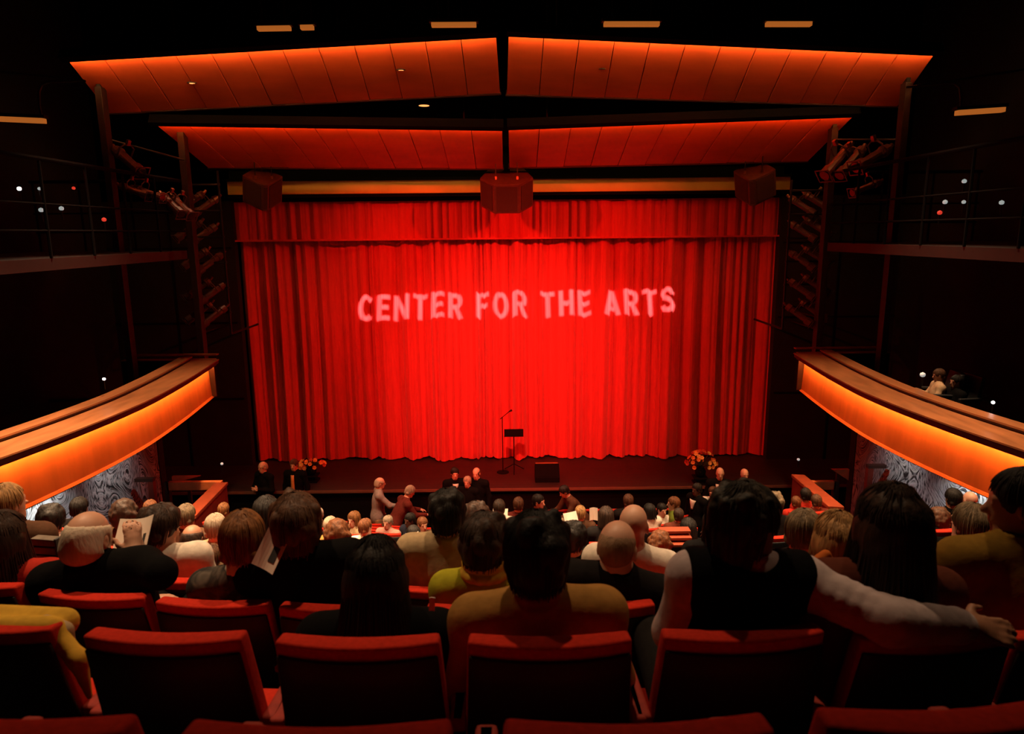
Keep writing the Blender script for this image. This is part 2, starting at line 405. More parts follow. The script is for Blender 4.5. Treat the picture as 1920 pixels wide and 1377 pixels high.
cloud('rear left ceiling cloud of dark red lit panels above the curtain header', (293, 235), (942, 244), (943, 317), (390, 315), 13.0, 14.3, 11, M_ledB)
cloud('rear right ceiling cloud of dark red lit panels above the curtain header', (1600, 219), (953, 243), (955, 315), (1515, 303), 13.0, 14.3, 11, M_ledB)
# recessed lights in the dark strip between the clouds
for i, (px, py, lb) in enumerate(((480, 197, 'left'), (795, 196, 'right'))):
    P = atD(px, py, 13.2)
    r_ = thing('recessed_downlight', 'small amber downlight in the dark gap between the left clouds, %s one' % lb, 'light', tuple(P))
    MB().lathe((0, 0, 0), [(.10, -.02), (.15, -.02), (.15, .10), (.1, .14)], 16).build('can', M_black, r_)
    MB().lathe((0, 0, 0), [(.0, -.024), (.10, -.024), (.10, -.012)], 16).build('lens', M_lens, r_)
    MB().tube([(0, 0, .14), (0, 0, 11.6-P[2])], .012, 6).build('hanger_rod', M_metal, r_)
# cans of the house downlights over the stalls
for i, (x, y, z, p_) in enumerate(HOUSE):
    r_ = thing('house_downlight', 'black house downlight hung above the stalls, lamp facing down', 'light', (x, y, z), group='house downlights above the stalls')
    can = MB(); n = 14
    can.lathe((0, 0, 0), [(.14, -.25), (.15, -.25), (.15, .12), (.05, .16), (.0, .16)], n); 
    # hollow can: outer wall only, open at the bottom
    can.f = [f for f in can.f if not (len(f) == n and all(can.v[i_][2] < -.2 for i_ in f))]
    can.build('can', M_black, r_)
    MB().tube([(0, 0, .16), (0, 0, 11.7-z)], .015, 6).build('hanger_rod', M_metal, r_)

# ------------------------------------------------------------------ linear amber fixtures under the catwalk
M_bar = mat('amber_diffuser', (.10, .04, .01), .5, .1, emit=(1, .27, .04), estr=.36)
def bar(label, p0, p1, d, hz=.03, arm=None):
    a, b = atD(*p0, d), atD(*p1, d); c = (a+b)/2
    t = thing('linear_light', label, 'light', tuple(c)); a, b = Vector(a-c), Vector(b-c)
    u = (b-a).normalized()
    def sec(p, y0, y1, z0, z1): return [p+Vector((0, y0, z0)), p+Vector((0, y1, z0)), p+Vector((0, y1, z1)), p+Vector((0, y0, z1))]
    MB().hexa(sec(a, -.05, .05, -hz, hz)+sec(b, -.05, .05, -hz, hz)).build('diffuser', M_bar, t, .008)
    MB().hexa(sec(a-u*.03, -.06, .07, hz, hz+.05)+sec(b+u*.03, -.06, .07, hz, hz+.05)).build('housing', M_metal, t)
    if arm:
        pts = [Vector(atD(*q, d)-c) for q in arm]
        MB().tube(pts, .018, 8).build('support_arm', M_brownmetal, t)
    else:
        for q in (a*.7, b*.7): MB().tube([q+Vector((0, 0, hz+.04)), q+Vector((0, 0, 11.65-c[2]-q.z))], .012, 6).build('hanger_rod', M_metal, t)
    return t
bar('amber linear light above the left cloud, long bar of the pair', (483, 54), (545, 53), 10.6)
bar('short amber linear light just right of the long bar above the left cloud', (564, 52), (588, 51.5), 10.6)
bar('amber linear light left of the centre gap between the front clouds', (809, 47), (893, 46.5), 10.6)
bar('amber linear light over the inner half of the right front cloud', (1132, 45.5), (1236, 45.5), 10.6)
bar('amber linear light over the outer half of the right front cloud', (1436, 45.5), (1521, 45.5), 10.6)
bar('amber bar light on a bent pipe high on the left wall', (-30, 222), (84, 227), 10.5, .035, arm=[(78, 218), (74, 200), (73, 172), (79, 159), (92, 154), (135, 153), (160, 152), (-140, 120)])
bar('amber bar light on a bent pipe high on the right wall', (1793, 212), (1882, 206), 10.5, .035, arm=[(1801, 206), (1802, 185), (1799, 164), (1790, 157), (1770, 156), (1735, 160), (1700, 164), (1990, 120)])

# ------------------------------------------------------------------ side boxes: curved parapets with a lit veneer fascia
PATH = [(5.87, 13.42), (5.76, 12.6), (5.65, 11.7), (5.58, 10.9), (5.54, 10.2), (5.555, 9.5), (5.61, 8.8), (5.70, 8.1), (5.82, 7.4), (5.98, 6.6), (6.2, 5.8), (6.5, 5.0), (6.9, 4.2)]
def smooth_path(P, n=5):
    out = []
    for i in range(len(P)-1):
        p0, p1, p2, p3 = [np.array(P[max(0, min(len(P)-1, j))]) for j in (i-1, i, i+1, i+2)]
        for k in range(n):
            t = k/n; out.append(tuple(.5*((2*p1)+(-p0+p2)*t+(2*p0-5*p1+4*p2-p3)*t*t+(-p0+3*p1-3*p2+p3)*t**3)))
    return out+[P[-1]]
SP = smooth_path(PATH, 4)
M_fas = M_wood
M_ledBox = mat('warm_led_strip_box', (.9, .6, .3), .5, 0, emit=(1, .38, .085), estr=62)
M_seat_dark = mat('dark_box_carpet', (.02, .009, .008), .9, .3)
for s, side in ((-1, 'left'), (1, 'right')):
    t = thing('box_parapet', 'curved %s balcony box front with glowing orange fascia and brown ledge' % side, 'balcony', (s*5.9, 10, 0))
    off = Vector((s*5.9, 10, 0))
    path = [(s*x-off.x, y-off.y) for x, y in SP]
    # section offsets: sweep uses the left normal of the path; path runs toward the camera, so outward is +1 for the left side
    def S(sec): return [(o_*(-1 if s < 0 else 1), z) for o_, z in sec]
    # fascia segments split at the veneer joints
    cut = [0, 9, 17, 25, 33, 41, len(path)-1]
    for a, b in zip(cut[:-1], cut[1:]):
        MB().sweep(path[a:b+1], S([(0, 3.86), (.05, 3.86), (.02, 3.27), (-.03, 3.27)])).build('fascia_panel', M_fas, t)
    MB().sweep(path, S([(-.06, 3.25), (.03, 3.24), (.03, 3.285), (-.035, 3.285)])).build('bottom_lip', M_wood, t)
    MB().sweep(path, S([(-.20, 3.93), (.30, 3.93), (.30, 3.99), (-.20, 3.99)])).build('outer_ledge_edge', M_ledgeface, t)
    MB().sweep(path, S([(-.215, 3.99), (.30, 3.99), (.30, 4.01), (-.215, 4.01)])).build('outer_ledge', M_ledge, t)
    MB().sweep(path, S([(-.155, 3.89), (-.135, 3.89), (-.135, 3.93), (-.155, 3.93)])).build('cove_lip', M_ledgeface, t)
    MB().sweep(path, S([(-.115, 3.905), (-.075, 3.905), (-.075, 3.925), (-.115, 3.925)])).build('led_strip', M_ledBox, t)
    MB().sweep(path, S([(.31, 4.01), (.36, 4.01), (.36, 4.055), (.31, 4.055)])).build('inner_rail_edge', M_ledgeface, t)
    MB().sweep(path, S([(.28, 4.055), (.50, 4.055), (.50, 4.08), (.28, 4.08)])).build('inner_rail', M_ledge, t)
    MB().sweep(path, S([(.05, 3.25), (.12, 3.25), (.12, 3.99), (.05, 3.99)])).build('parapet_core', M_black, t)
    # return of the two rails at the stage end, running out to the side wall
    x0 = s*5.75-off.x; x1 = s*7.55-off.x; y0 = 13.42-off.y
    lo, hi = min(x0, x1), max(x0, x1)
    MB().box((lo, y0-.02, 3.99), (hi, y0+.12, 4.01)).build('return_ledge', M_ledge, t)
    MB().box((lo, y0+.14, 4.06), (hi, y0+.26, 4.085)).build('return_rail', M_ledge, t)
    MB().box((lo, y0, 3.3), (hi, y0+.12, 3.99)).build('return_panel', M_black, t)
    # the end cap of the fascia, seen edge on
    MB().box((x0-.0 if s > 0 else x0-.14, y0-.03, 3.27), (x0+.14 if s > 0 else x0+.0, y0+.0, 3.90)).build('end_cap', M_ledgeface, t)
    # floor slab of the box and dark soffit (part of the building)
    slab = MB().sweep([(s*x, y) for x, y in SP], S([(.05, 3.19), (3.3, 3.19), (3.3, 3.27), (.05, 3.27)]))
    struct(slab.build('floor_box_%s' % side, M_seat_dark))
    struct(MB().box((min(s*6.3, s*9), 13.3, 3.19), (max(s*6.3, s*9), 13.5, 3.27)).build('floor_box_end_%s' % side, M_seat_dark))

# ------------------------------------------------------------------ textured grey wall under each box, lit from the soffit
def brush_mat():
    m = bpy.data.materials.new('grey_brushed_relief'); m.use_nodes = True; nt = m.node_tree; b = nt.nodes['Principled BSDF']
    tc = nt.nodes.new('ShaderNodeTexCoord')
    n1 = nt.nodes.new('ShaderNodeTexNoise'); n1.inputs['Scale'].default_value = .75; n1.inputs['Detail'].default_value = 1
    nt.links.new(tc.outputs['Object'], n1.inputs['Vector'])
    # direction of the strokes drifts over the wall
    vr = nt.nodes.new('ShaderNodeVectorRotate'); vr.rotation_type = 'X_AXIS'
    mul = nt.nodes.new('ShaderNodeMath'); mul.operation = 'MULTIPLY'; mul.inputs[1].default_value = 3.2
    nt.links.new(n1.outputs['Fac'], mul.inputs[0]); nt.links.new(mul.outputs[0], vr.inputs['Angle'])
    nt.links.new(tc.outputs['Object'], vr.inputs['Vector'])
    mp = nt.nodes.new('ShaderNodeMapping'); mp.inputs['Scale'].default_value = (1, 7.0, 34)
    nt.links.new(vr.outputs[0], mp.inputs['Vector'])
    n2 = nt.nodes.new('ShaderNodeTexNoise'); n2.inputs['Scale'].default_value = 1.0; n2.inputs['Detail'].default_value = 3
    nt.links.new(mp.outputs[0], n2.inputs['Vector'])
    rp = nt.nodes.new('ShaderNodeValToRGB')
    rp.color_ramp.elements[0].position = .40; rp.color_ramp.elements[0].color = (.006, .006, .006, 1)
    rp.color_ramp.elements[1].position = .55; rp.color_ramp.elements[1].color = (.46, .48, .48, 1)
    nt.links.new(n2.outputs['Fac'], rp.inputs['Fac']); nt.links.new(rp.outputs[0], b.inputs['Base Color'])
    bp = nt.nodes.new('ShaderNodeBump'); bp.inputs['Strength'].default_value = .8; bp.inputs['Distance'].default_value = .04
    nt.links.new(n2.outputs['Fac'], bp.inputs['Height']); nt.links.new(bp.outputs[0], b.inputs['Normal'])
    b.inputs['Roughness'].default_value = .8
    return m
M_brush = brush_mat()
for s, side in ((-1, 'left'), (1, 'right')):
    mu = thing('textured_wall_panel', 'grey and black brushed relief wall panel under the %s box' % side, 'wall panel', (s*6.95, 10.4, 0))
    MB().box((-.04, -5.0, .4), (.04, 2.75, 3.18)).build('relief_face', M_brush, mu)
    MB().box((-.06, 2.75, 0), (.06, 2.95, 3.18)).build('end_post', M_wall, mu)
    MB().box((-.06, -5.0, 0), (.06, 2.75, .4)).build('plinth', M_wall, mu)
    for yy in (1.2, -.7, -2.6):
        L = thing('soffit_spotlight', '', 'light', (s*6.15, 10.4+yy-.2, 3.14), group='soffit spots under the %s box' % side)
        L['label'] = 'small white spotlight under the %s box grazing the grey relief wall' % side
        MB().lathe((0, 0, 0), [(.05, -.05), (.06, -.05), (.06, .03)], 12).build('can', M_black, L)
        spot('soffit_lamp', (0, 0, -.07), (s*.75, .1, -.75), (28 if yy > 1 else (110 if yy > -1 else 60)), 95, .9, (.95, .97, .95), .03, L)
# low red walls beside the front stalls, stairs and door frames behind them
M_gus = mat('orange_brown_paint', (.78, .20, .06), .5, .12)
M_lowred = mat('red_low_wall_paint', (.22, .022, .010), .55, .15, 6)
M_cap = mat('red_brown_cap', (.32, .05, .018), .5, .15, 6)
for s, side in ((-1, 'left'), (1, 'right')):
    if s < 0: q0, q1 = atD(415, 905, 12.9), atD(352, 968, 10.6)
    else: q0, q1 = atD(1496, 890, 12.9), atD(1568, 950, 10.6)
    t = thing('low_wall', 'low red sloping wall beside the front stalls at %s, brown red cap' % side, 'low wall', (q0[0], q0[1], 0))
    o_ = Vector((q0[0], q0[1], 0)); a = Vector((0, 0, q0[2])); b = Vector(q1)-o_
    u = Vector((b.x, b.y, 0)).normalized(); n_ = Vector((-u.y, u.x, 0))*.09
    def v2(p, nn_, z): return (p.x+nn_.x, p.y+nn_.y, z)
    MB().hexa([v2(a, n_, 0), v2(a, -n_, 0), v2(b, -n_, 0), v2(b, n_, 0), v2(a, n_, a.z-.06), v2(a, -n_, a.z-.06), v2(b, -n_, b.z-.06), v2(b, n_, b.z-.06)]).build('wall_body', M_lowred, t)
    n2 = n_*1.3
    MB().hexa([v2(a, n2, a.z-.06), v2(a, -n2, a.z-.06), v2(b, -n2, b.z-.06), v2(b, n2, b.z-.06), v2(a, n2, a.z), v2(a, -n2, a.z), v2(b, -n2, b.z), v2(b, n2, b.z)]).build('wall_cap', M_cap, t, .01)
    # transverse return of the wall toward the side entrance
    e = atD(1560, 897, 13.1) if s > 0 else atD(322, 897, 13.1)
    d1 = Vector(e)-o_
    x0, x1 = sorted((0, d1.x)); 
    MB().box((x0, -.02, d1.z-.16), (x1, .08, d1.z)).build('return_rail', M_gus, t, .008)
    MB().box((d1.x-.04, -.02, 0), (d1.x+.04, .08, d1.z)).build('return_post', M_ledgeface, t)
    # entrance vomitory door jamb under the box
    j = atD(287, 930, 12.6) if s < 0 else atD(1628, 905, 12.6)
    dj = thing('door_jamb', 'thin red door jamb of the dark side entrance at %s' % side, 'door frame', (j[0], j[1], 0))
    MB().box((-.05, -.05, 0), (.05, .05, j[2]+.28)).build('jamb_post', M_lowred, dj, .005)
    MB().box((-.05 if s > 0 else -.28, -.05, j[2]+.28), (.28 if s > 0 else .05, .05, j[2]+.34)).build('jamb_head', M_ledgeface, dj)
    f0, f1 = (atD(322, 894, 13.2), atD(375, 907, 13.2)) if s < 0 else (atD(1560, 881, 13.2), atD(1593, 903, 13.2))
    gs = thing('stair_gusset', 'orange brown triangular stair panel behind the %s low wall' % side, 'stair panel', (f0[0], f0[1], 0))
    w_ = f1[0]-f0[0]; zt = f0[2]; zb = f1[2]
    tri = [(0, 0, zt), (w_, 0, zt), (w_ if s > 0 else 0, 0, zb)]
    b_ = MB().add(tri+[(a_[0], .06, a_[2]) for a_ in tri], [(0, 1, 2), (5, 4, 3), (0, 3, 4, 1), (1, 4, 5, 2), (2, 5, 3, 0)])
    b_.build('gusset_plate', M_gus, gs)
    MB().box((w_*.5-.03, .06, 0), (w_*.5+.03, .12, zt-.02)).build('gusset_post', M_ledgeface, gs)

M_rail = mat('matt_black_rail', (.0035, .002, .002), .9, .2, spec=.08)
# ------------------------------------------------------------------ upper galleries at both sides with posts and rails
for s, side in ((-1, 'left'), (1, 'right')):
    def q(pl, pr, d): return atD(*(pl if s < 0 else pr), d)
    g0 = q((350, 470), (1552, 455), 13.2)
    zr = q((350, 341), (1552, 326), 13.2)[2]
    zf = g0[2]; xi = abs(g0[0])
    t = thing('upper_gallery', 'dark upper side gallery with thin railing and posts at %s' % side, 'gallery', (s*xi, g0[1], zf))
    MB().box((0 if s > 0 else -2.8, -8.5, -.16), (2.8 if s > 0 else 0, 0, .0)).build('gallery_edge', mat('dark_red_edge', (.016, .005, .004), .6), t)
    for zz, rr_ in ((zr-zf, .03), (.55*(zr-zf), .015), (.28*(zr-zf), .015)):
        MB().tube([(0, -8.5, zz), (0, 0, zz), (s*2.8, 0, zz)], rr_, 8).build('rail', M_rail, t)
    for yy in (-8, -7, -6, -5, -4, -3, -2, -1):
        MB().tube([(0, yy, 0), (0, yy, zr-zf)], .02, 6).build('rail_post', M_rail, t)
    for xx in (.95, 1.9, 2.75):
        MB().tube([(s*xx, 0, 0), (s*xx, 0, zr-zf)], .02, 6).build('rail_post', M_rail, t)
    # tall columns
    for (pl, pr, d, zt, wd, lb) in (((346, 300), (1559, 290), 13.35, 280, .065, 'inner'), ((199, 260), (1691, 250), 12.3, 200, .06, 'outer')):
        c = q(pl, pr, d); top = q((pl[0], zt), (pr[0], zt-8), d)[2]
        cc = thing('gallery_column', 'tall brown %s column of the %s upper gallery' % (lb, side), 'column', (c[0], c[1], 0))
        MB().box((-wd, -.09, 3.27), (wd, .09, top+.3)).build('column_shaft', M_brownmetal, cc, .012)
        MB().box((-wd*1.3, -.12, 3.27), (wd*1.3, .12, 3.4)).build('column_base', M_brownmetal, cc, .01)
        MB().box((-wd*.6, -.06, top+.3), (wd*.6, .06, 11.6)).build('column_extension', M_metal, cc)
# ------------------------------------------------------------------ stage lights
def make_spot_fixture():
    t = bpy.data.objects.new('stage_spotlight', None); link(t)
    b = MB().tube([(0, -.10, 0), (0, .0, 0), (0, .02, 0), (0, .36, 0), (0, .38, 0), (0, .50, 0)], [.07, .085, .068, .062, .085, .085], 12); bo = b.build('barrel', M_fix, t)
    MB().tube([(0, .50, 0), (0, .515, 0)], [.076, .07], 12).build('lens', M_glass, bo)
    MB().box((-.11, .52, -.1), (.11, .53, -.085)).box((-.11, .52, .085), (.11, .53, .1)).box((-.11, .52, -.1), (-.095, .53, .1)).box((.095, .52, -.1), (.11, .53, .1)).build('gel_frame', M_fix, bo)
    y = MB(); y.tube([(-.10, .1, 0), (-.11, .1, .14), (-.05, .1, .19), (.05, .1, .19), (.11, .1, .14), (.10, .1, 0)], .012, 6); yo = y.build('yoke', M_fix, t)
    MB().box((-.025, .075, .19), (.025, .125, .27)).build('clamp', M_chrome, yo, .005)
    MB().tube([(0, -.12, 0), (0, -.19, .02)], .03, 8).build('rear_cap', M_chrome, t)
    return t
M_fix = mat('brown_black_fixture_enamel', (.09, .03, .02), .35, .25, 15, spec=.6)
M_glass = mat('dark_lens_glass', (.03, .02, .02), .08, .1, spec=.9)
proto = make_spot_fixture(); used = [False]
def fixture(loc_, yaw, pitch, label, sc=1.0, group=None):
    if not used[0]: o = proto; used[0] = True
    else: o = copy_tree(proto)
    o.location = loc_; o.rotation_euler = (pitch, 0, yaw); o.scale = (sc, sc, sc); tag(o, label, 'stage light', group); return o
for s, side in ((-1, 'left'), (1, 'right')):
    P0 = atD(400 if s < 0 else 1500, 600 if s < 0 else 590, 14.4); P1 = atD(378 if s < 0 else 1512, 330 if s < 0 else 345, 14.4)
    tw_ = thing('lighting_ladder', 'black ladder of pipes carrying stage lights beside the curtain at %s' % side, 'lighting rig', (s*abs(P0[0]), P0[1], P0[2]-.3))
    H = P1[2]-P0[2]+.35
    for dx in (-.35, .35): MB().tube([(dx, 0, 0), (dx, 0, H)], .025, 8).build('ladder_pipe', M_metal, tw_)
    for i in range(6): MB().tube([(-.38, 0, .45+i*H/6.4), (.38, 0, .45+i*H/6.4)], .022, 8).build('rung', M_metal, tw_)
    for dx in (-.35, .35): MB().tube([(dx, 0, 0), (dx, 15.94-P0[1], 0)], .025, 8).build('wall_bracket', M_metal, tw_)
    L = ((387, 372, .0), (383, 425, 0), (395, 478, 0), (399, 535, 0), (402, 578, 0)) if s < 0 else ((1503, 372, 0), (1505, 420, 0), (1503, 474, 0), (1502, 528, 0), (1497, 575, 0))
    for i, (px, py, _) in enumerate(L):
        for j, dx in enumerate((-14, 14)):
            Q = atD(px+dx, py+(4 if dx*s < 0 else -4), 14.25)
            inner = (dx > 0) if s < 0 else (dx < 0)
            fixture(tuple(Q), math.radians(-s*128), math.radians(-34), 'stage light on the %s ladder, %s tier from the top, %s side' % (side, ORD[i], 'curtain' if inner else 'wall'))
for (px, py, d, yaw, pit, sc, lb) in ((225, 288, 12.4, -118, -34, 1.25, 'large stage light hung beside the left outer column'), (310, 372, 12.6, -120, -35, 1.0, 'stage light on the left gallery rail near the inner column'),
        (330, 376, 12.9, -120, -35, 1.0, 'stage light squeezed against the left inner column'), (1585, 285, 12.9, 118, -40, 1.35, 'tilted stage light right of the rear right cloud, innermost'),
        (1610, 288, 12.8, 118, -40, 1.25, 'tilted stage light right of the rear right cloud, middle'), (1655, 285, 12.5, 112, -25, 1.35, 'tilted stage light beside the right outer column'),
        (235, 352, 12.2, -100, -20, .9, 'small stage light clamped to the left gallery rail, outermost'), (262, 356, 12.3, -100, -20, .9, 'small stage light clamped to the left gallery rail, middle'),
        (1640, 345, 12.3, 100, -20, .9, 'small stage light clamped to the right gallery rail')):
    fixture(tuple(atD(px, py, d)), math.radians(yaw), math.radians(pit), lb, sc)
# pipes that carry the extra lights above each gallery
for s, side in ((-1, 'left'), (1, 'right')):
    a, b = (atD(205, 262, 12.4), atD(345, 300, 13.2)) if s < 0 else (atD(1562, 262, 13.2), atD(1688, 262, 12.4))
    tag(MB().tube([tuple(a), tuple(b)], .02, 8).build('light_pipe', M_metal), 'dark pipe spanning the two %s gallery columns' % side, 'pipe')
# small lamps, and white reflections on the galleries painted as glowing bulbs
M_white = mat('white_glow', (.9, .9, .9), .4, 0, emit=(1, .97, .92), estr=9)
M_dim = mat('dim_glow', (.9, .9, .9), .4, 0, emit=(.8, .9, .85), estr=.35)
M_redl = mat('red_exit_glow', (.6, .1, .1), .4, 0, emit=(1, .06, .03), estr=.6)
def glow_bulb(px, py, d, m, r_, label):
    c = atD(px, py, d); t = thing('glow_bulb', label, 'lamp', tuple(c))
    MB().lathe((0, 0, 0), [(0, -r_), (r_*.8, -r_*.6), (r_, 0), (r_*.8, r_*.6), (0, r_)], 12).build('bulb', m, t, smooth=True)
    MB().tube([(0, 0, -r_*.8), (0, 0, -r_*.8-.14)], r_*.35, 8).build('stem', M_metal, t)
glow_bulb(195, 711, 10.2, M_white, .022, 'bright white lamp glowing above the left box rail')
glow_bulb(1862, 755, 9.0, M_white, .022, 'bright white lamp glowing above the right box rail')
glow_bulb(1730, 703, 10.4, M_dim, .04, 'dim greenish lamp beside the person in the right box')
glow_bulb(36, 354, 10.2, M_white, .03, 'bright white glow on the upper left gallery')
glow_bulb(74, 354, 10.3, M_dim, .026, 'dim white glow beside the bright one on the upper left gallery')
glow_bulb(138, 353, 10.6, M_redl, .026, 'small red lamp on the upper left gallery')
glow_bulb(77, 394, 10.2, M_dim, .035, 'dim lower glow on the left gallery, left of two')
glow_bulb(115, 391, 10.4, M_dim, .035, 'dim lower glow on the left gallery, right of two')
glow_bulb(195, 412, 10.8, M_redl, .035, 'red exit lamp below the left gallery rail')
glow_bulb(1808, 340, 10.4, M_dim, .035, 'dim white glow on the upper right gallery')
glow_bulb(1772, 379, 10.3, M_dim, .035, 'dim lower glow on the right gallery, left of three')
glow_bulb(1807, 379, 10.2, M_dim, .03, 'dim lower glow on the right gallery, middle of three')
glow_bulb(1878, 380, 10.0, M_dim, .035, 'dim lower glow on the right gallery, right of three')
glow_bulb(1762, 399, 10.3, M_redl, .035, 'red exit lamp below the right gallery rail')
glow_bulb(416, 870, 14.0, M_dim, .03, 'faint lamp low on the wall left of the curtain')
glow_bulb(1497, 862, 14.0, M_dim, .03, 'faint lamp low on the wall right of the curtain')
# little orange wall speaker right of the curtain
P = atD(1541, 597, 14.0); t = thing('wall_speaker', 'small orange brown box mounted right of the lighting ladder', 'speaker', tuple(P))
MB().box((-.09, -.06, -.09), (.09, .06, .09)).build('cabinet', mat('tan_box', (.36, .11, .05), .6), t, .015)
MB().box((-.07, -.066, -.07), (.07, -.06, .07)).build('grille', mat('tan_grille', (.30, .09, .045), .8, .3, 80), t)
MB().tube([(0, .06, 0), (0, 1.9, 0)], .02).build('bracket', M_metal, t)
MB().box((-.03, -.03, -.45), (.03, .03, -.3)).build('lower_fitting', M_brownmetal, t)

# ------------------------------------------------------------------ hanging loudspeaker clusters
M_cab = mat('brown_speaker_cabinet', (.105, .032, .022), .5, .2, 14)
M_grille = mat('dark_speaker_cloth', (.055, .017, .013), .8, .35, 120)
def speaker(label, px, py, d, w, h, yaw, pitch, pole=True):
    c = atD(px, py, d); t = thing('loudspeaker_cluster', label, 'loudspeaker', tuple(c))
    Rm = Matrix.Rotation(yaw, 3, 'Z') @ Matrix.Rotation(pitch, 3, 'X')
    hex_ = [(-.5, -.04), (-.06, -.5), (.06, -.5), (.5, -.04), (.06, .44), (-.06, .44)] if not pole else [(-.5, -.10), (-.24, -.46), (.24, -.46), (.5, -.10), (.34, .42), (-.34, .42)]
    vs = [Rm @ Vector((x*w, y*w, z)) for z in (-h/2, h/2) for x, y in hex_]
    MB().add(vs, [(5, 4, 3, 2, 1, 0), (6, 7, 8, 9, 10, 11)]+[(i, (i+1) % 6, 6+(i+1) % 6, 6+i) for i in range(6)]).build('cabinet', M_cab, t, .02); cab = t.children[0]
    for (i, j) in ((0, 1), (1, 2), (2, 3)):
        a, b = Vector((*hex_[i], 0))*w, Vector((*hex_[j], 0))*w; a.z = b.z = 0
        n_ = Vector((b.y-a.y, -(b.x-a.x), 0)).normalized()
        u = (b-a)*.1
        qd = [a+u+n_*.012, b-u+n_*.012]
        vs = [Rm @ Vector((p.x-n_.x*o_, p.y-n_.y*o_, z)) for z in (-h*.42, h*.42) for p in qd for o_ in (0, .012)]
        MB().add(vs, [(0, 2, 6, 4), (1, 5, 7, 3), (0, 4, 5, 1), (2, 3, 7, 6), (4, 6, 7, 5), (0, 1, 3, 2)]).build('grille', M_grille, cab)
    for x, y in ((-.2, -.2), (.2, -.2), (0, .2)):
        p = Rm @ Vector((x*w, y*w, h/2))
        MB().tube([p, p+Vector((0, 0, .06))], .028, 8).build('eye_bolt', M_chrome, t)
        MB().tube([p+Vector((0, 0, .05)), Vector((p.x, p.y, 11.6-c[2]))], .010, 6).build('chain', M_metal, t)
    if pole:
        MB().box((-.07, .0, h/2-.02), (.07, .12, 11.6-c[2])).build('hanging_bar', M_black, t)
    return t
speaker('centre hanging loudspeaker cluster in front of the ochre beam', 950, 357, 14.55, 1.10, .62, 0, math.radians(24))
speaker('left hanging loudspeaker cluster at the curtain corner', 492, 353, 14.55, .80, .62, math.radians(26), math.radians(34), False)
speaker('right hanging loudspeaker cluster at the curtain corner', 1416, 342, 14.55, .84, .62, math.radians(-28), math.radians(34), False)
# cove strip washing the ochre beam, fixed behind the rear clouds
bl = thing('beam_cove_light', 'narrow cove light hidden above the ochre beam', 'light', (0, 15.5, bz1+.20))
MB().box((-6.6, -.05, 0), (6.6, .05, .06)).build('cove_channel', M_black, bl)
MB().box((-6.3, .05, .005), (6.3, .062, .05)).build('led_strip', mat('beam_led', (.9, .6, .3), .5, 0, emit=(1, .55, .05), estr=2.6), bl)
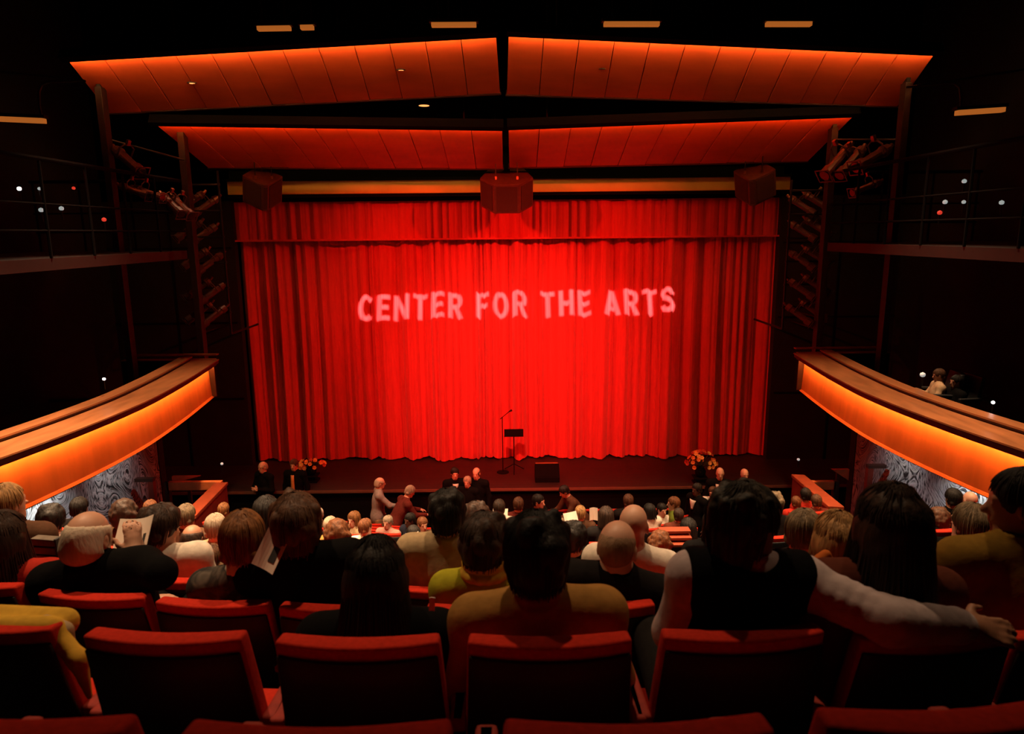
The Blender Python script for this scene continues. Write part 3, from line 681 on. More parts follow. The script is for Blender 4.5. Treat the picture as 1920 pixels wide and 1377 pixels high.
# ------------------------------------------------------------------ figures: signed distance fields meshed with surface nets
def vec(*a): return np.array(a, float)
def rotm(yaw=0, pitch=0, roll=0):     # yaw about z, pitch about x (positive looks up), roll about y; degrees
    m = Matrix.Rotation(math.radians(yaw), 3, 'Z') @ Matrix.Rotation(math.radians(pitch), 3, 'X') @ Matrix.Rotation(math.radians(roll), 3, 'Y')
    return np.array(m)
class Field:
    def __init__(s): s.p = []
    def cap(s, a, b, ra, rb=None, k=.03): s.p.append(('c', vec(*a), vec(*b), ra, ra if rb is None else rb, k)); return s
    def ell(s, c, r, R=None, k=.03, sub=False): s.p.append(('e', vec(*c), vec(*r), np.eye(3) if R is None else R, k, sub)); return s
    def half(s, c, n, k=.01): s.p.append(('h', vec(*c), vec(*n)/np.linalg.norm(n), k)); return s      # cut away the side the normal points to
    def bounds(s):
        lo, hi = [], []
        for q in s.p:
            if q[0] == 'c': r_ = max(q[3], q[4]); lo += [q[1]-r_, q[2]-r_]; hi += [q[1]+r_, q[2]+r_]
            elif q[0] == 'e' and not q[5]: r_ = q[2].max(); e = np.abs(q[3])@q[2]; lo.append(q[1]-e); hi.append(q[1]+e)
        return np.min(lo, 0), np.max(hi, 0)
    def mesh(s, name, h):
        lo, hi = s.bounds(); lo = lo-3*h; hi = hi+3*h
        n = np.ceil((hi-lo)/h).astype(int)+1
        f = np.full(n, 1.0, np.float32)
        ax = [lo[i]+h*np.arange(n[i], dtype=np.float32) for i in range(3)]
        for q in s.p:
            if q[0] == 'c': r_ = max(q[3], q[4])+q[5]+2*h; a = np.minimum(q[1], q[2])-r_; b = np.maximum(q[1], q[2])+r_
            elif q[0] == 'e': e = np.abs(q[3])@q[2]+q[4]+2*h; a, b = q[1]-e, q[1]+e
            else: a, b = lo, hi
            i0 = np.clip(np.floor((a-lo)/h).astype(int), 0, n-1); i1 = np.clip(np.ceil((b-lo)/h).astype(int)+1, 1, n)
            if np.any(i1 <= i0): continue
            sl = tuple(slice(i0[i], i1[i]) for i in range(3))
            X = ax[0][sl[0]][:, None, None]; Y = ax[1][sl[1]][None, :, None]; Z = ax[2][sl[2]][None, None, :]
            if q[0] == 'c':
                A, B = q[1], q[2]; ab = B-A; L = max(ab@ab, 1e-9)
                px, py, pz = X-A[0], Y-A[1], Z-A[2]
                t = np.clip((px*ab[0]+py*ab[1]+pz*ab[2])/L, 0, 1)
                d = np.sqrt((px-t*ab[0])**2+(py-t*ab[1])**2+(pz-t*ab[2])**2)-(q[3]+(q[4]-q[3])*t); k = q[5]; sub = False
            elif q[0] == 'e':
                c, r, R = q[1], q[2], q[3]; px, py, pz = X-c[0], Y-c[1], Z-c[2]
                u = [px*R[0, i]+py*R[1, i]+pz*R[2, i] for i in range(3)]
                k0 = np.sqrt(sum((u[i]/r[i])**2 for i in range(3))); k1 = np.sqrt(sum((u[i]/r[i]**2)**2 for i in range(3)))+1e-6
                d = k0*(k0-1)/k1; k = q[4]; sub = q[5]
            else:
                c, nn_ = q[1], q[2]; d = -((X-c[0])*nn_[0]+(Y-c[1])*nn_[1]+(Z-c[2])*nn_[2]); k = q[3]; sub = True
            g = f[sl]
            if sub:
                hh_ = np.maximum(k-np.abs(g+d), 0)/k; f[sl] = np.maximum(g, -d)+hh_*hh_*k*.25
            else:
                hh_ = np.maximum(k-np.abs(g-d), 0)/k; f[sl] = np.minimum(g, d)-hh_*hh_*k*.25
        return nets(f, lo, h, name, getattr(s, 'extra', None))
def nets(f, lo, h, name, extra=None):
    s = f < 0
    c = np.zeros(tuple(np.array(f.shape)-1), np.int8)
    cor = [(i, j, k) for i in (0, 1) for j in (0, 1) for k in (0, 1)]
    nx, ny, nz = f.shape
    for (i, j, k) in cor: c += s[i:nx-1+i, j:ny-1+j, k:nz-1+k]
    ac = (c > 0) & (c < 8); I = np.argwhere(ac); idx = np.full(ac.shape, -1, np.int32); idx[ac] = np.arange(len(I))
    acc = np.zeros((len(I), 3)); cnt = np.zeros(len(I))
    for a in range(8):
        for b in range(a+1, 8):
            A, B = np.array(cor[a]), np.array(cor[b])
            if np.abs(A-B).sum() != 1: continue
            fa = f[I[:, 0]+A[0], I[:, 1]+A[1], I[:, 2]+A[2]]; fb = f[I[:, 0]+B[0], I[:, 1]+B[1], I[:, 2]+B[2]]
            m = (fa < 0) != (fb < 0); t = fa[m]/(fa[m]-fb[m])
            acc[m] += A+t[:, None]*(B-A); cnt[m] += 1
    V = lo+h*(I+acc/cnt[:, None])
    Q = []
    for axn in range(3):
        d = np.zeros(3, int); d[axn] = 1
        s0 = s[:nx-d[0], :ny-d[1], :nz-d[2]]; s1 = s[d[0]:, d[1]:, d[2]:]
        E = np.argwhere(s0 != s1); o1, o2 = [(1, 2), (2, 0), (0, 1)][axn]
        E = E[(E[:, o1] > 0) & (E[:, o2] > 0) & (E[:, o1] < f.shape[o1]-1) & (E[:, o2] < f.shape[o2]-1)]
        fl_ = s0[E[:, 0], E[:, 1], E[:, 2]]
        def cell(a1, a2):
            G = E.copy(); G[:, o1] -= a1; G[:, o2] -= a2; return idx[G[:, 0], G[:, 1], G[:, 2]]
        q = np.stack([cell(1, 1), cell(0, 1), cell(0, 0), cell(1, 0)], 1)
        q[~fl_] = q[~fl_][:, ::-1]; Q.append(q)
    Q = np.concatenate(Q); Q = Q[(Q >= 0).all(1)]
    if extra is not None:
        Q = np.concatenate([Q, extra[1]+len(V)]); V = np.concatenate([V, extra[0]])
    me = bpy.data.meshes.new(name)
    me.vertices.add(len(V)); me.vertices.foreach_set('co', V.astype(np.float32).ravel())
    me.loops.add(Q.size); me.loops.foreach_set('vertex_index', Q.astype(np.int32).ravel())
    me.polygons.add(len(Q)); me.polygons.foreach_set('loop_start', np.arange(0, Q.size, 4, dtype=np.int32))
    me.polygons.foreach_set('use_smooth', np.ones(len(Q), bool))
    me.update(calc_edges=True); return me

# ------------------------------------------------------------------ anatomy
def head_prims(F, C, R, s=1.0):
    T = lambda x, y, z: C+R@(vec(x, y, z)*s)
    e = lambda c, r, k=.02, sub=False: F.ell(T(*c), vec(*r)*s, R, k, sub)
    e((0, -.012, .028), (.075, .096, .090), .02)
    e((0, .028, -.04), (.057, .066, .078), .03)
    F.cap(T(-.018, .064, -.096), T(.018, .064, -.096), .021*s, None, .02)
    F.cap(T(-.036, .074, .026), T(.036, .074, .026), .014*s, None, .015)
    e((-.031, .098, .006), (.017, .014, .011), .012, True); e((.031, .098, .006), (.017, .014, .011), .012, True)
    e((-.031, .079, .006), (.013, .013, .012), .004); e((.031, .079, .006), (.013, .013, .012), .004)
    F.cap(T(0, .088, .008), T(0, .108, -.030), .008*s, .014*s, .012)
    e((0, .086, -.062), (.026, .012, .006), .006); e((0, .085, -.073), (.021, .012, .006), .006)
    for q in (-1, 1):
        e((q*.078, -.008, -.012), (.011, .024, .034), .008); e((q*.088, -.004, -.010), (.006, .014, .020), .005, True)
def hair_field(style, C, R, s=1.0, seed=1):
    F = Field(); T = lambda x, y, z: C+R@(vec(x, y, z)*s); r = np.random.default_rng(seed)
    e = lambda c, rr, k=.02, sub=False: F.ell(T(*c), vec(*rr)*s, R, k, sub)
    def face(k=.012): e((0, .10, -.045), (.070, .075, .092), k, True)
    def ears(): e((-.086, .0, -.018), (.03, .026, .038), .01, True); e((.086, .0, -.018), (.03, .026, .038), .01, True)
    if style == 'short':
        e((0, -.016, .032), (.086, .107, .100)); F.cap(T(-.045, -.07, -.045), T(.045, -.07, -.045), .034*s, None, .03); face(); ears()
        F.half(T(0, -.06, -.088), R@vec(0, .5, -1), .015)
    elif style == 'full':
        e((0, -.018, .034), (.097, .118, .108)); e((0, -.06, -.03), (.082, .066, .075)); face(); ears()
        for _ in range(26):
            a = r.uniform(0, 2*math.pi); zz = r.uniform(-.06, .125); rr = .092*math.sqrt(max(0.1, 1-((zz-.03)/.11)**2))
            if math.sin(a) > .55 and zz < .07: continue
            e((rr*math.cos(a), -.018+1.16*rr*math.sin(a), zz), (.022, .024, .03), .02)
        F.half(T(0, -.06, -.10), R@vec(0, .4, -1), .015)
    elif style == 'fringe':      # bald on top, hair around the back and sides
        e((0, -.018, .012), (.088, .108, .098)); e((0, -.046, -.038), (.089, .082, .068), .03); e((0, .012, .105), (.080, .105, .078), .015, True); face(); ears()
        F.half(T(0, -.06, -.085), R@vec(0, .5, -1), .015)
    elif style == 'stubble':
        e((0, -.016, .014), (.0795, .1, .096)); e((0, .03, .10), (.07, .095, .06), .02, True); face(.02); ears()
        F.half(T(0, -.06, -.085), R@vec(0, .5, -1), .02)
    elif style == 'bob':
        e((0, -.016, .03), (.094, .112, .105)); e((0, -.035, -.055), (.10, .092, .095), .03); face(); F.half(T(0, 0, -.135), R@vec(0, .1, -1), .02)
    elif style == 'long':
        e((0, -.016, .03), (.093, .112, .104)); F.cap(T(-.04, -.045, -.03), T(-.045, -.075, -.25), .062*s, .05*s, .05); F.cap(T(.04, -.045, -.03), T(.045, -.075, -.25), .062*s, .05*s, .05)
        F.cap(T(0, -.06, 0), T(0, -.085, -.26), .06*s, .05*s, .05)
        F.cap(T(-.078, .005, .0), T(-.085, -.01, -.2), .026*s, .02*s, .03); F.cap(T(.078, .005, .0), T(.085, -.01, -.2), .026*s, .02*s, .03); face()
        for i in range(7):
            x = -.09+.03*i; F.cap(T(x, -.085, -.2), T(x*1.02+r.uniform(-.01, .01), -.10, -.29-r.uniform(0, .03)), .016*s, .007*s, .02)
    elif style == 'curly':
        e((0, -.02, .03), (.10, .116, .11)); e((0, -.045, -.05), (.105, .085, .09), .03)
        for _ in range(60):
            d_ = r.normal(size=3); d_ /= np.linalg.norm(d_)
            if d_[1] > .35: continue
            c_ = vec(0, -.03, .0)+d_*vec(.105, .10, .125); e(c_, (.026, .026, .026), .012)
        face()
    elif style == 'messy':
        e((0, -.016, .032), (.098, .116, .108)); e((0, -.055, -.05), (.088, .07, .088), .03)
        for _ in range(46):
            a = r.uniform(0, 2*math.pi); zz = r.uniform(-.08, .13); rr = .095*math.sqrt(max(0.15, 1-((zz-.03)/.115)**2))
            if math.sin(a) > .05 and zz < .07: continue
            p0 = vec(rr*math.cos(a), -.02+1.15*rr*math.sin(a), zz); p1 = p0*vec(1.1, 1.08, 1)+vec(0, -.005, -.05-r.uniform(0, .03))
            F.cap(T(*p0), T(*p1), .018*s, .006*s, .014)
        face(); ears(); e((.085, .055, -.055), (.045, .065, .065), .01, True); e((-.085, .055, -.055), (.045, .065, .065), .01, True)
    if F.p and style not in ('curly', 'fringe'): F.extra = strands(style, C, R, s, seed, 120 if style == 'fringe' else 260)
    return F if F.p else None
def strands(style, C, R, s, seed, n):
    """fine locks combed from the crown over the scalp, as thin three-sided tubes"""
    r = np.random.default_rng(seed+50); V, Q = [], []
    rad = dict(short=(.087, .108, .101), full=(.098, .119, .110), fringe=(.088, .108, .099), stubble=(.080, .1005, .0965), bob=(.097, .114, .107), long=(.096, .115, .107), messy=(.100, .119, .111))[style]
    if style == 'stubble': return None
    cz = {'fringe': .015, 'stubble': .014}.get(style, .032)
    for i in range(n):
        a = r.uniform(0, 2*math.pi); back = .5-.5*math.sin(a)      # a = 90 deg is the face
        zend = {'short': -.07, 'full': -.085, 'fringe': -.075, 'bob': -.12, 'long': -.26, 'messy': -.10}[style]
        ze = .085-.03*r.random() if math.sin(a) > .62 else (-.005+(zend+.005)*min(1, back*1.5) if style not in ('long', 'bob') else zend)
        if style in ('short', 'full', 'messy') and .15 < math.sin(a) <= .62: ze = .015
        ze += r.normal(0, .008); th0 = r.uniform(.05, .5) if style != 'fringe' else r.uniform(.85, 1.45); pts = []
        if style == 'fringe' and math.sin(a) > .4: continue
        m_ = 7; j1, j2 = r.uniform(.97, 1.06), r.normal(0, .10)
        zs = np.linspace(math.cos(th0)*rad[2], min(ze-cz, math.cos(th0)*rad[2]-.01), m_)
        for j, z in enumerate(zs):
            t = j/(m_-1); q = max(-1, min(1, z/rad[2])); rr = math.sqrt(max(.0, 1-q*q)) if z > -.02 else (1+min(.26, (-z-.02)*(1.3 if style == 'long' else .9)) if style in ('long', 'bob') else max(.80, 1-(.02+z)**2*2))
            if z < -.02 and style in ('short', 'full', 'messy', 'fringe'): rr *= 1+1.6*(z+.02)
            aa = a+j2*t
            pts.append(C+R@(vec(rad[0]*rr*math.cos(aa)*(1+(j1-1)*t), -.017+rad[1]*rr*math.sin(aa)*(1+(j1-1)*t), cz+z)*s))
        w_ = r.uniform(.0035, .0065)*s
        for j, p in enumerate(pts):
            tg = pts[min(j+1, m_-1)]-pts[max(j-1, 0)]; tg /= np.linalg.norm(tg)+1e-9
            ref = R@vec(math.cos(a), math.sin(a), .3); u = np.cross(tg, ref); u /= np.linalg.norm(u)+1e-9; v = np.cross(tg, u); ww = w_*(1-.7*j/(m_-1))
            for b in range(3): V.append(p+(u*math.cos(2.094*b)+v*math.sin(2.094*b))*ww)
        o = len(V)-3*m_
        for j in range(m_-1):
            for b in range(3): Q.append((o+j*3+b, o+j*3+(b+1) % 3, o+(j+1)*3+(b+1) % 3, o+(j+1)*3+b))
    return np.array(V), np.array(Q, np.int64)
def ring_prims(F, p, axis, Rr, r, squash=1.0, k=.012):
    a = axis/np.linalg.norm(axis); u = np.cross(a, vec(0, 0, 1.)); u /= np.linalg.norm(u); v = np.cross(a, u)
    P = [p+(u*math.cos(t)+v*math.sin(t)*squash)*Rr+a*.012*math.sin(2*t) for t in np.linspace(0, 2*math.pi, 11)]
    for i in range(10): F.cap(P[i], P[i+1], r, None, k)
def hand_prims(F, W, dirv, palm_n, thumb_side, s=1.0, curl=.35):
    """palm, four unequal bent fingers and a thumb leaving the side of the palm; W wrist, dirv toward the fingers, palm_n out of the back of the hand"""
    u = dirv/np.linalg.norm(dirv); n = palm_n-u*(palm_n@u); n /= np.linalg.norm(n); w_ = np.cross(u, n)*thumb_side
    F.ell(W+u*.048*s, vec(.040, .050, .018)*s, np.stack([w_, u, n], 1), .015)
    F.cap(W-u*.01*s, W+u*.03*s, .025*s, .028*s, .02)
    for i, (o, L) in enumerate(((.028, .070), (.010, .080), (-.009, .074), (-.027, .058))):
        a = W+u*.085*s+w_*o*s; d1 = u*math.cos(curl*.6)-n*math.sin(curl*.6); d2 = u*math.cos(curl*1.6)-n*math.sin(curl*1.6); d3 = u*math.cos(curl*2.4)-n*math.sin(curl*2.4)
        b = a+d1*L*.45*s+w_*o*.12*s; c = b+d2*L*.32*s; d = c+d3*L*.23*s
        F.cap(a-u*.012*s, b, .0105*s, .0095*s, .006); F.cap(b, c, .0095*s, .0088*s, .004); F.cap(c, d, .0088*s, .0075*s, .004)
    a = W+u*.03*s+w_*.032*s; b = a+(u*.55+w_*.75-n*.15)*.038*s; c = b+(u*.9+w_*.25-n*.3)*.03*s
    F.cap(a, b, .0135*s, .0115*s, .012); F.cap(b, c, .0115*s, .009*s, .004)

SEAT_TIER = {}
def figure(spec, h):
    """spec: joints in the figure's own frame, floor at z 0, facing +y. Returns dict of meshes body, top, trousers, hair, eyes."""
    J = spec['J']; g = spec.get('girth', 1.0); hs = spec.get('head_s', .96); HR = spec.get('HR', np.eye(3)); infl = spec.get('infl', .013)
    pel, neck, head = J['pel'], J['neck'], J['head']
    up_ = neck-pel; L = np.linalg.norm(up_); up_ /= L
    shl, shr = J['shl'], J['shr']; lat = shr-shl; lat /= np.linalg.norm(lat); fw = np.cross(up_, lat); B = np.stack([lat, fw, up_], 1)
    def torso(F, a):
        F.ell(pel+up_*.02, vec(.165*g+a, .125*g+a, .13+a), B, .05)
        F.cap(pel+up_*.1-lat*.05*g, pel+up_*.1+lat*.05*g, .105*g+a, None, .06)
        F.ell(pel+up_*(L*.40), vec(.140*g+a, .108*g+a, .16+a), B, .06)
        F.ell(neck-up_*.19, vec(.165*g+a, .115*g+a, .185+a), B, .06)
        F.cap(shl, shr, .058*g+a, None, .05)
        F.cap(neck+up_*.005, shl+up_*.012, .050+a*.8, .045+a, .05); F.cap(neck+up_*.005, shr+up_*.012, .050+a*.8, .045+a, .05)
    def arms(F, a, tip):
        for q in 'lr':
            S_, E_, W_ = J['sh'+q], J['el'+q], J['wr'+q]
            F.cap(S_, E_, .054*g+a, .043*g+a, .035); We = E_+(W_-E_)*tip
            F.cap(E_, We, .043*g+a, .030+a, .03)
    def legs(F, a, tip=1.0):
        for q in 'lr':
            H_, K_, A_ = J['hp'+q], J['kn'+q], J['an'+q]
            F.cap(H_, K_, .085*g+a, .060*g+a, .05); F.cap(K_, K_+(A_-K_)*tip, .058*g+a, .040+a, .03)
    out = {}
    bf = Field(); torso(bf, 0); arms(bf, 0, 1.0); legs(bf, 0)
    for q in 'lr':
        A_ = J['an'+q]; t_ = J['to'+q]; bf.cap(A_+vec(0, 0, -.03), t_, .042, .032, .03)
        dv = J['wr'+q]-J['el'+q]; hd = J.get('hd'+q, dv)
        hand_prims(bf, J['wr'+q], hd, J.get('hn'+q, vec(0, .2, 1.0)), (1 if q == 'l' else -1)*J.get('ht'+q, 1), spec.get('hand_s', 1.0), spec.get('curl', .4))
    bf.cap(neck-up_*.03, head+HR@vec(0, -.022, -.05), .060*g**.5, .056, .04)
    head_prims(bf, head, HR, hs)
    out['body'] = bf.mesh('person', h)
    tf = Field(); torso(tf, infl); arms(tf, infl, spec.get('sleeve', .97))
    if spec.get('collar'):
        cr = spec['collar']; nb = neck+up_*.035; nd = (head-neck)/np.linalg.norm(head-neck)
        for i in range(10):
            a0, a1 = 2*math.pi*i/10, 2*math.pi*(i+1)/10
            if math.sin((a0+a1)/2) > .8: continue
            p0, p1 = [nb+nd*.006*math.sin(a_)-nd*.0+(lat*math.cos(a_)+fw*math.sin(a_))*.068 for a_ in (a0, a1)]
            tf.cap(p0-nd*.01, p1-nd*.01, cr, None, .012); tf.cap(p0+nd*cr*1.2, p1+nd*cr*1.2, cr*.75, None, .01)
    if spec.get('skirt'):        # coat tails / cardigan body over the hips
        tf.ell(pel-up_*.02, vec(.185*g, .145*g, .17), B, .05)
    for x in spec.get('top_extra', ()):
        if x[0] == 'ring': ring_prims(tf, *x[1:])
        else: getattr(tf, x[0])(*x[1:])
    if spec.get('vest'):
        vf = Field(); torso(vf, infl+.012)
        vf.half(shl-lat*.028, -lat, .02); vf.half(shr+lat*.028, lat, .02)
        vf.ell(neck+up_*.09+fw*.02, vec(.085, .10, .075), B, .015, True)
        out['vest'] = vf.mesh('vest', h)
    if spec.get('neckband'):
        rr, th_, hh2 = spec['neckband']; cf = Field(); nd = (head-neck)/np.linalg.norm(head-neck); nb = neck+nd*.03
        for i in range(14):
            a0, a1 = 2*math.pi*i/14, 2*math.pi*(i+1)/14
            if math.sin((a0+a1)/2) > .85: continue
            for hz_ in np.linspace(0, hh2, max(2, int(hh2/th_)+1)):
                p0, p1 = [nb+nd*(hz_-.018*math.sin(a_))+(lat*math.cos(a_)+fw*math.sin(a_))*(rr-.25*hz_) for a_ in (a0, a1)]
                cf.cap(p0, p1, th_, None, .008)
        out['collar'] = cf.mesh('collar', min(h, .009))
    out['top'] = tf.mesh('top', h)
    lf = Field(); legs(lf, .014, .96); lf.ell(pel-up_*.0, vec(.172*g, .132*g, .125), B, .05)
    out['trousers'] = lf.mesh('trousers', max(h, .014))
    sf = Field()
    for q in 'lr':
        A_ = J['an'+q]; t_ = J['to'+q]; sf.cap(A_+vec(0, 0, -.035), t_+vec(0, 0, -.002), .052, .040, .02); sf.cap(A_+vec(0, -.03, -.045), A_, .045, None, .02)
    out['shoes'] = sf.mesh('shoes', max(h, .014))
    if spec.get('hair'):
        hf = hair_field(spec['hair'], head, HR, hs, spec.get('seed', 1))
        if hf: out['hair'] = hf.mesh('hair', h)
    if spec.get('eyes'):
        ef = Field()
        for q in (-1, 1): ef.ell(head+HR@(vec(q*.031, .088, .006)*hs), vec(.0085, .004, .0042)*hs, HR, .002); ef.cap(head+HR@(vec(q*.045, .089, .028)*hs), head+HR@(vec(q*.02, .092, .030)*hs), .0026*hs, None, .002)
        out['eyes'] = ef.mesh('eyes', .004)
    return out
def seated_joints(headc=(0, .0, 1.24), lean=0.0, width=1.0, arms='lap', hipx=0.0, hipz=.53, noff=.165):
    hd = vec(*headc); pel = vec(hipx, .0, hipz); HRn = hd-vec(0, .015, noff); neck = HRn
    up_ = neck-pel; up_ /= np.linalg.norm(up_)
    lat = vec(1, 0, 0)-up_*up_[0]; lat /= np.linalg.norm(lat)
    J = dict(pel=pel, neck=neck, head=hd, shl=neck-up_*.055-lat*.175*width, shr=neck-up_*.055+lat*.175*width)
    for q, s in (('l', -1), ('r', 1)):
        S_ = J['sh'+q]
        J['hp'+q] = pel+vec(s*.09, .03, 0); J['kn'+q] = pel+vec(s*.11, .43, .02); J['an'+q] = vec(pel[0]+s*.11, .45, .09); J['to'+q] = vec(pel[0]+s*.125, .58, .045)
        if arms == 'lap': J['el'+q] = S_+vec(s*.055, .05, -.26); J['wr'+q] = vec(pel[0]+s*.07, .26, .67)
        elif arms == 'read': J['el'+q] = S_+vec(s*.06, .10, -.24); J['wr'+q] = vec(pel[0]+s*.10, .36, neck[2]-.22); J['hd'+q] = vec(-s*.25, .3, 1.0); J['hn'+q] = vec(s*.4, -1, 0.2)
        elif arms == 'front': J['el'+q] = S_+vec(s*.08, .10, -.22); J['wr'+q] = S_+vec(-s*.06, .30, -.12); J['hd'+q] = vec(-s*.6, .3, .5); J['hn'+q] = vec(0, -.3, 1)
    return J
def standing_joints(H=1.74, lean=0.0, arms=('down', 'down'), stoop=0.0):
    k = H/1.74; pel = vec(0, 0, .93)*k
    a = math.radians(stoop); neck = pel+vec(0, math.sin(a)*.54, math.cos(a)*.54)*k; hd = neck+vec(0, .03+math.sin(a)*.14, .165*math.cos(a*.7))
    up_ = neck-pel; up_ /= np.linalg.norm(up_)
    J = dict(pel=pel, neck=neck, head=hd, shl=neck-up_*.05+vec(-.18, 0, 0), shr=neck-up_*.05+vec(.18, 0, 0))
    for (q, s), am in zip((('l', -1), ('r', 1)), arms):
        S_ = J['sh'+q]
        J['hp'+q] = pel+vec(s*.095, 0, -.03); J['kn'+q] = vec(s*.10, .02, .50*k); J['an'+q] = vec(s*.11, -.01, .09); J['to'+q] = vec(s*.14, .14, .045)
        if am == 'down': J['el'+q] = S_+vec(s*.07, -.02, -.28); J['wr'+q] = S_+vec(s*.085, .06, -.52); J['hn'+q] = vec(s*1., 0, 0)
        elif am == 'forward': J['el'+q] = S_+vec(s*.03, .14, -.24); J['wr'+q] = S_+vec(-s*.02, .38, -.30); J['hn'+q] = vec(0, 0, 1)
        elif am == 'folded': J['el'+q] = S_+vec(s*.08, .05, -.26); J['wr'+q] = S_+vec(-s*.14, .22, -.22); J['hn'+q] = vec(0, 1, .2)
        elif am == 'reach': J['el'+q] = S_+vec(s*.05, .20, -.20); J['wr'+q] = S_+vec(s*.02, .45, -.26); J['hn'+q] = vec(0, 0, 1)
    return J
# ------------------------------------------------------------------ colours of hair, skin and cloth
def hairmat(n, c, v=.45): return mat('hair_'+n, c, .62, v, 55, (1, 1, .10), bump=.5, spec=.3)
HAIR = dict(black=hairmat('black', (.012, .008, .006)), dark=hairmat('dark_brown', (.035, .016, .009)), brown=hairmat('brown', (.085, .035, .016)), auburn=hairmat('auburn', (.16, .055, .02)),
            ginger=hairmat('ginger_brown', (.20, .075, .022)), blond=hairmat('blond', (.36, .19, .07)), grey=hairmat('grey', (.36, .27, .19), .2), white=hairmat('white', (.62, .50, .38), .12), greybrown=hairmat('grey_brown', (.15, .10, .055)), stub=hairmat('cropped_grey', (.30, .175, .10), .15), glint=hairmat('black_with_glints', (.032, .022, .014), .9))  # last entry: highlights painted into black hair as paler streaks
def skinmat(n, c): return mat('skin_'+n, c, .5, .07, 9, spec=.4)
SKIN = dict(fair=skinmat('fair', (.62, .33, .22)), mid=skinmat('mid', (.48, .23, .14)), tan=skinmat('tan', (.36, .165, .095)), dark=skinmat('dark', (.10, .045, .028)))
def cloth(n, c, rough=.9, v=.15): return mat('cloth_'+n, c, rough, v, 22, bump=.25, spec=.06)
CL = dict(black=cloth('black', (.0045, .004, .004)), charcoal=cloth('charcoal', (.012, .010, .0095)), navy=cloth('navy', (.02, .022, .035)), white=cloth('white', (.72, .62, .52)), cream=cloth('cream', (.52, .34, .20)),
          grey=cloth('grey', (.26, .22, .20)), tan=cloth('tan', (.38, .19, .05)), khaki=cloth('khaki_grey', (.42, .30, .17)), olive=cloth('olive_tan', (.22, .12, .02)), lime=cloth('lime', (.34, .31, .02)), yellow=cloth('yellow', (.62, .36, .045)),
          red=cloth('red', (.45, .03, .018)), maroon=cloth('maroon', (.11, .022, .016)), rust=cloth('rust_brown', (.115, .030, .018)), brown=cloth('brown', (.085, .04, .022)), lilac=cloth('lilac_grey', (.56, .44, .44)), pink=cloth('pink', (.5, .25, .2)), green=cloth('green', (.12, .15, .02)), blue=cloth('dusty_blue', (.08, .10, .15)))
def dress(meshes, name, label, cols, loc_, rz=0.0, sc=1.0, group=None):
    """one person: the body is the thing, hair and clothes are its children"""
    o = obj('person', meshes['body'], SKIN[cols['skin']])
    o.location = loc_; o.rotation_euler = (0, 0, rz); o.scale = (sc, sc, sc)
    tag(o, label, 'person', group)
    top = obj(cols.get('top_name', 'jacket'), meshes['top'], CL[cols['top']] if isinstance(cols['top'], str) else cols['top'], o)
    obj('trousers', meshes['trousers'], CL[cols.get('legs', 'black')], o)
    obj('shoes', meshes['shoes'], CL['black'], o)
    if 'hair' in meshes: obj('hair', meshes['hair'], HAIR[cols['hair']], o)
    if 'vest' in meshes: obj('vest', meshes['vest'], CL[cols['vest']], o)
    if 'collar' in meshes: obj(cols.get('band_name', 'collar'), meshes['collar'], CL[cols['band']], top)
    if 'eyes' in meshes: obj('eyes', meshes['eyes'], CL['black'], o)
    return o, top
# ------------------------------------------------------------------ theatre seats
def seat_parts():
    wt, wb, bow = .235, .262, .035
    def back(u, v, th, inset=0.0):
        z = .40+(SEAT_H-.40)*v; hw_ = (wb+(wt-wb)*v)-inset; x = (2*u-1)*hw_
        return (x, .125*(1-v)-bow*(1-(2*u-1)**2)+th, z)
    P = {}
    def pad_f(u, v): x, y, z = back(u, v, .075); return (x*.985, y-.012*abs(2*u-1)**3, z-(.006 if v > .99 else 0))
    P['back_cushion'] = (MB().slab(lambda u, v: back(u, v, 0), pad_f, 10, 8).mesh('back_cushion', .012, 2, True), M_seatred)
    def sh_a(u, v): x, y, z = back(u, v*.925, -.014, .006); return (x, y, z)
    def sh_b(u, v): x, y, z = back(u, v*.925, -.001, .006); return (x, y, z)
    P['back_shell'] = (MB().slab(sh_a, sh_b, 10, 6).mesh('back_shell', .004, 1, True), M_seatblack)
    P['seat_cushion'] = (MB().slab(lambda u, v: ((2*u-1)*.235, .16+.40*v, .36), lambda u, v: ((2*u-1)*.235, .16+.40*v, .455+.012*math.sin(math.pi*u)*math.sin(math.pi*v)-.02*v*v), 6, 6).mesh('seat_cushion', .012, 2, True), M_seatred)
    P['pedestal'] = (MB().box((-.06, .22, 0), (.06, .46, .03)).box((-.03, .28, .03), (.03, .40, .36)).mesh('pedestal', .004, 1), M_seatblack)
    arm = MB().box((-.026, .06, .66), (.026, .42, .70)).mesh('armrest', .012, 2, True)
    strut = MB().box((-.02, .12, .0), (.02, .36, .66)).mesh('arm_panel', .004, 1)
    return P, arm, strut
SEATP, ARM_ME, STRUT_ME = seat_parts()
SEATS = []
def seat(x, k, label, rz=None, y=None, z=None):
    if y is None: y = row_y(k, x)
    if z is None: z = row_floor(k)
    if rz is None: rz = math.atan(-x/9.0)*-1.0*.55
    t = thing('theatre_seat', label, 'seat', (x, y, z), rz, 'red theatre seats of the stalls')
    for n_, (me, m) in SEATP.items(): obj(n_, me, m, t)
    for s in (-1, 1):
        b = obj('arm_panel', STRUT_ME, M_seatblack, t); b.location = (s*.272, 0, 0)
        obj('armrest', ARM_ME, M_arm, b)
    SEATS.append((x, k)); return t
def px2x(px, k):      # lateral position of a photo column on the line of seat tops of row k
    x = 0.0
    for _ in range(6):
        P = atY(px, proj((x, row_y(k, x), row_floor(k)+SEAT_H))[1], row_y(k, x)); x = P[0]
    return x
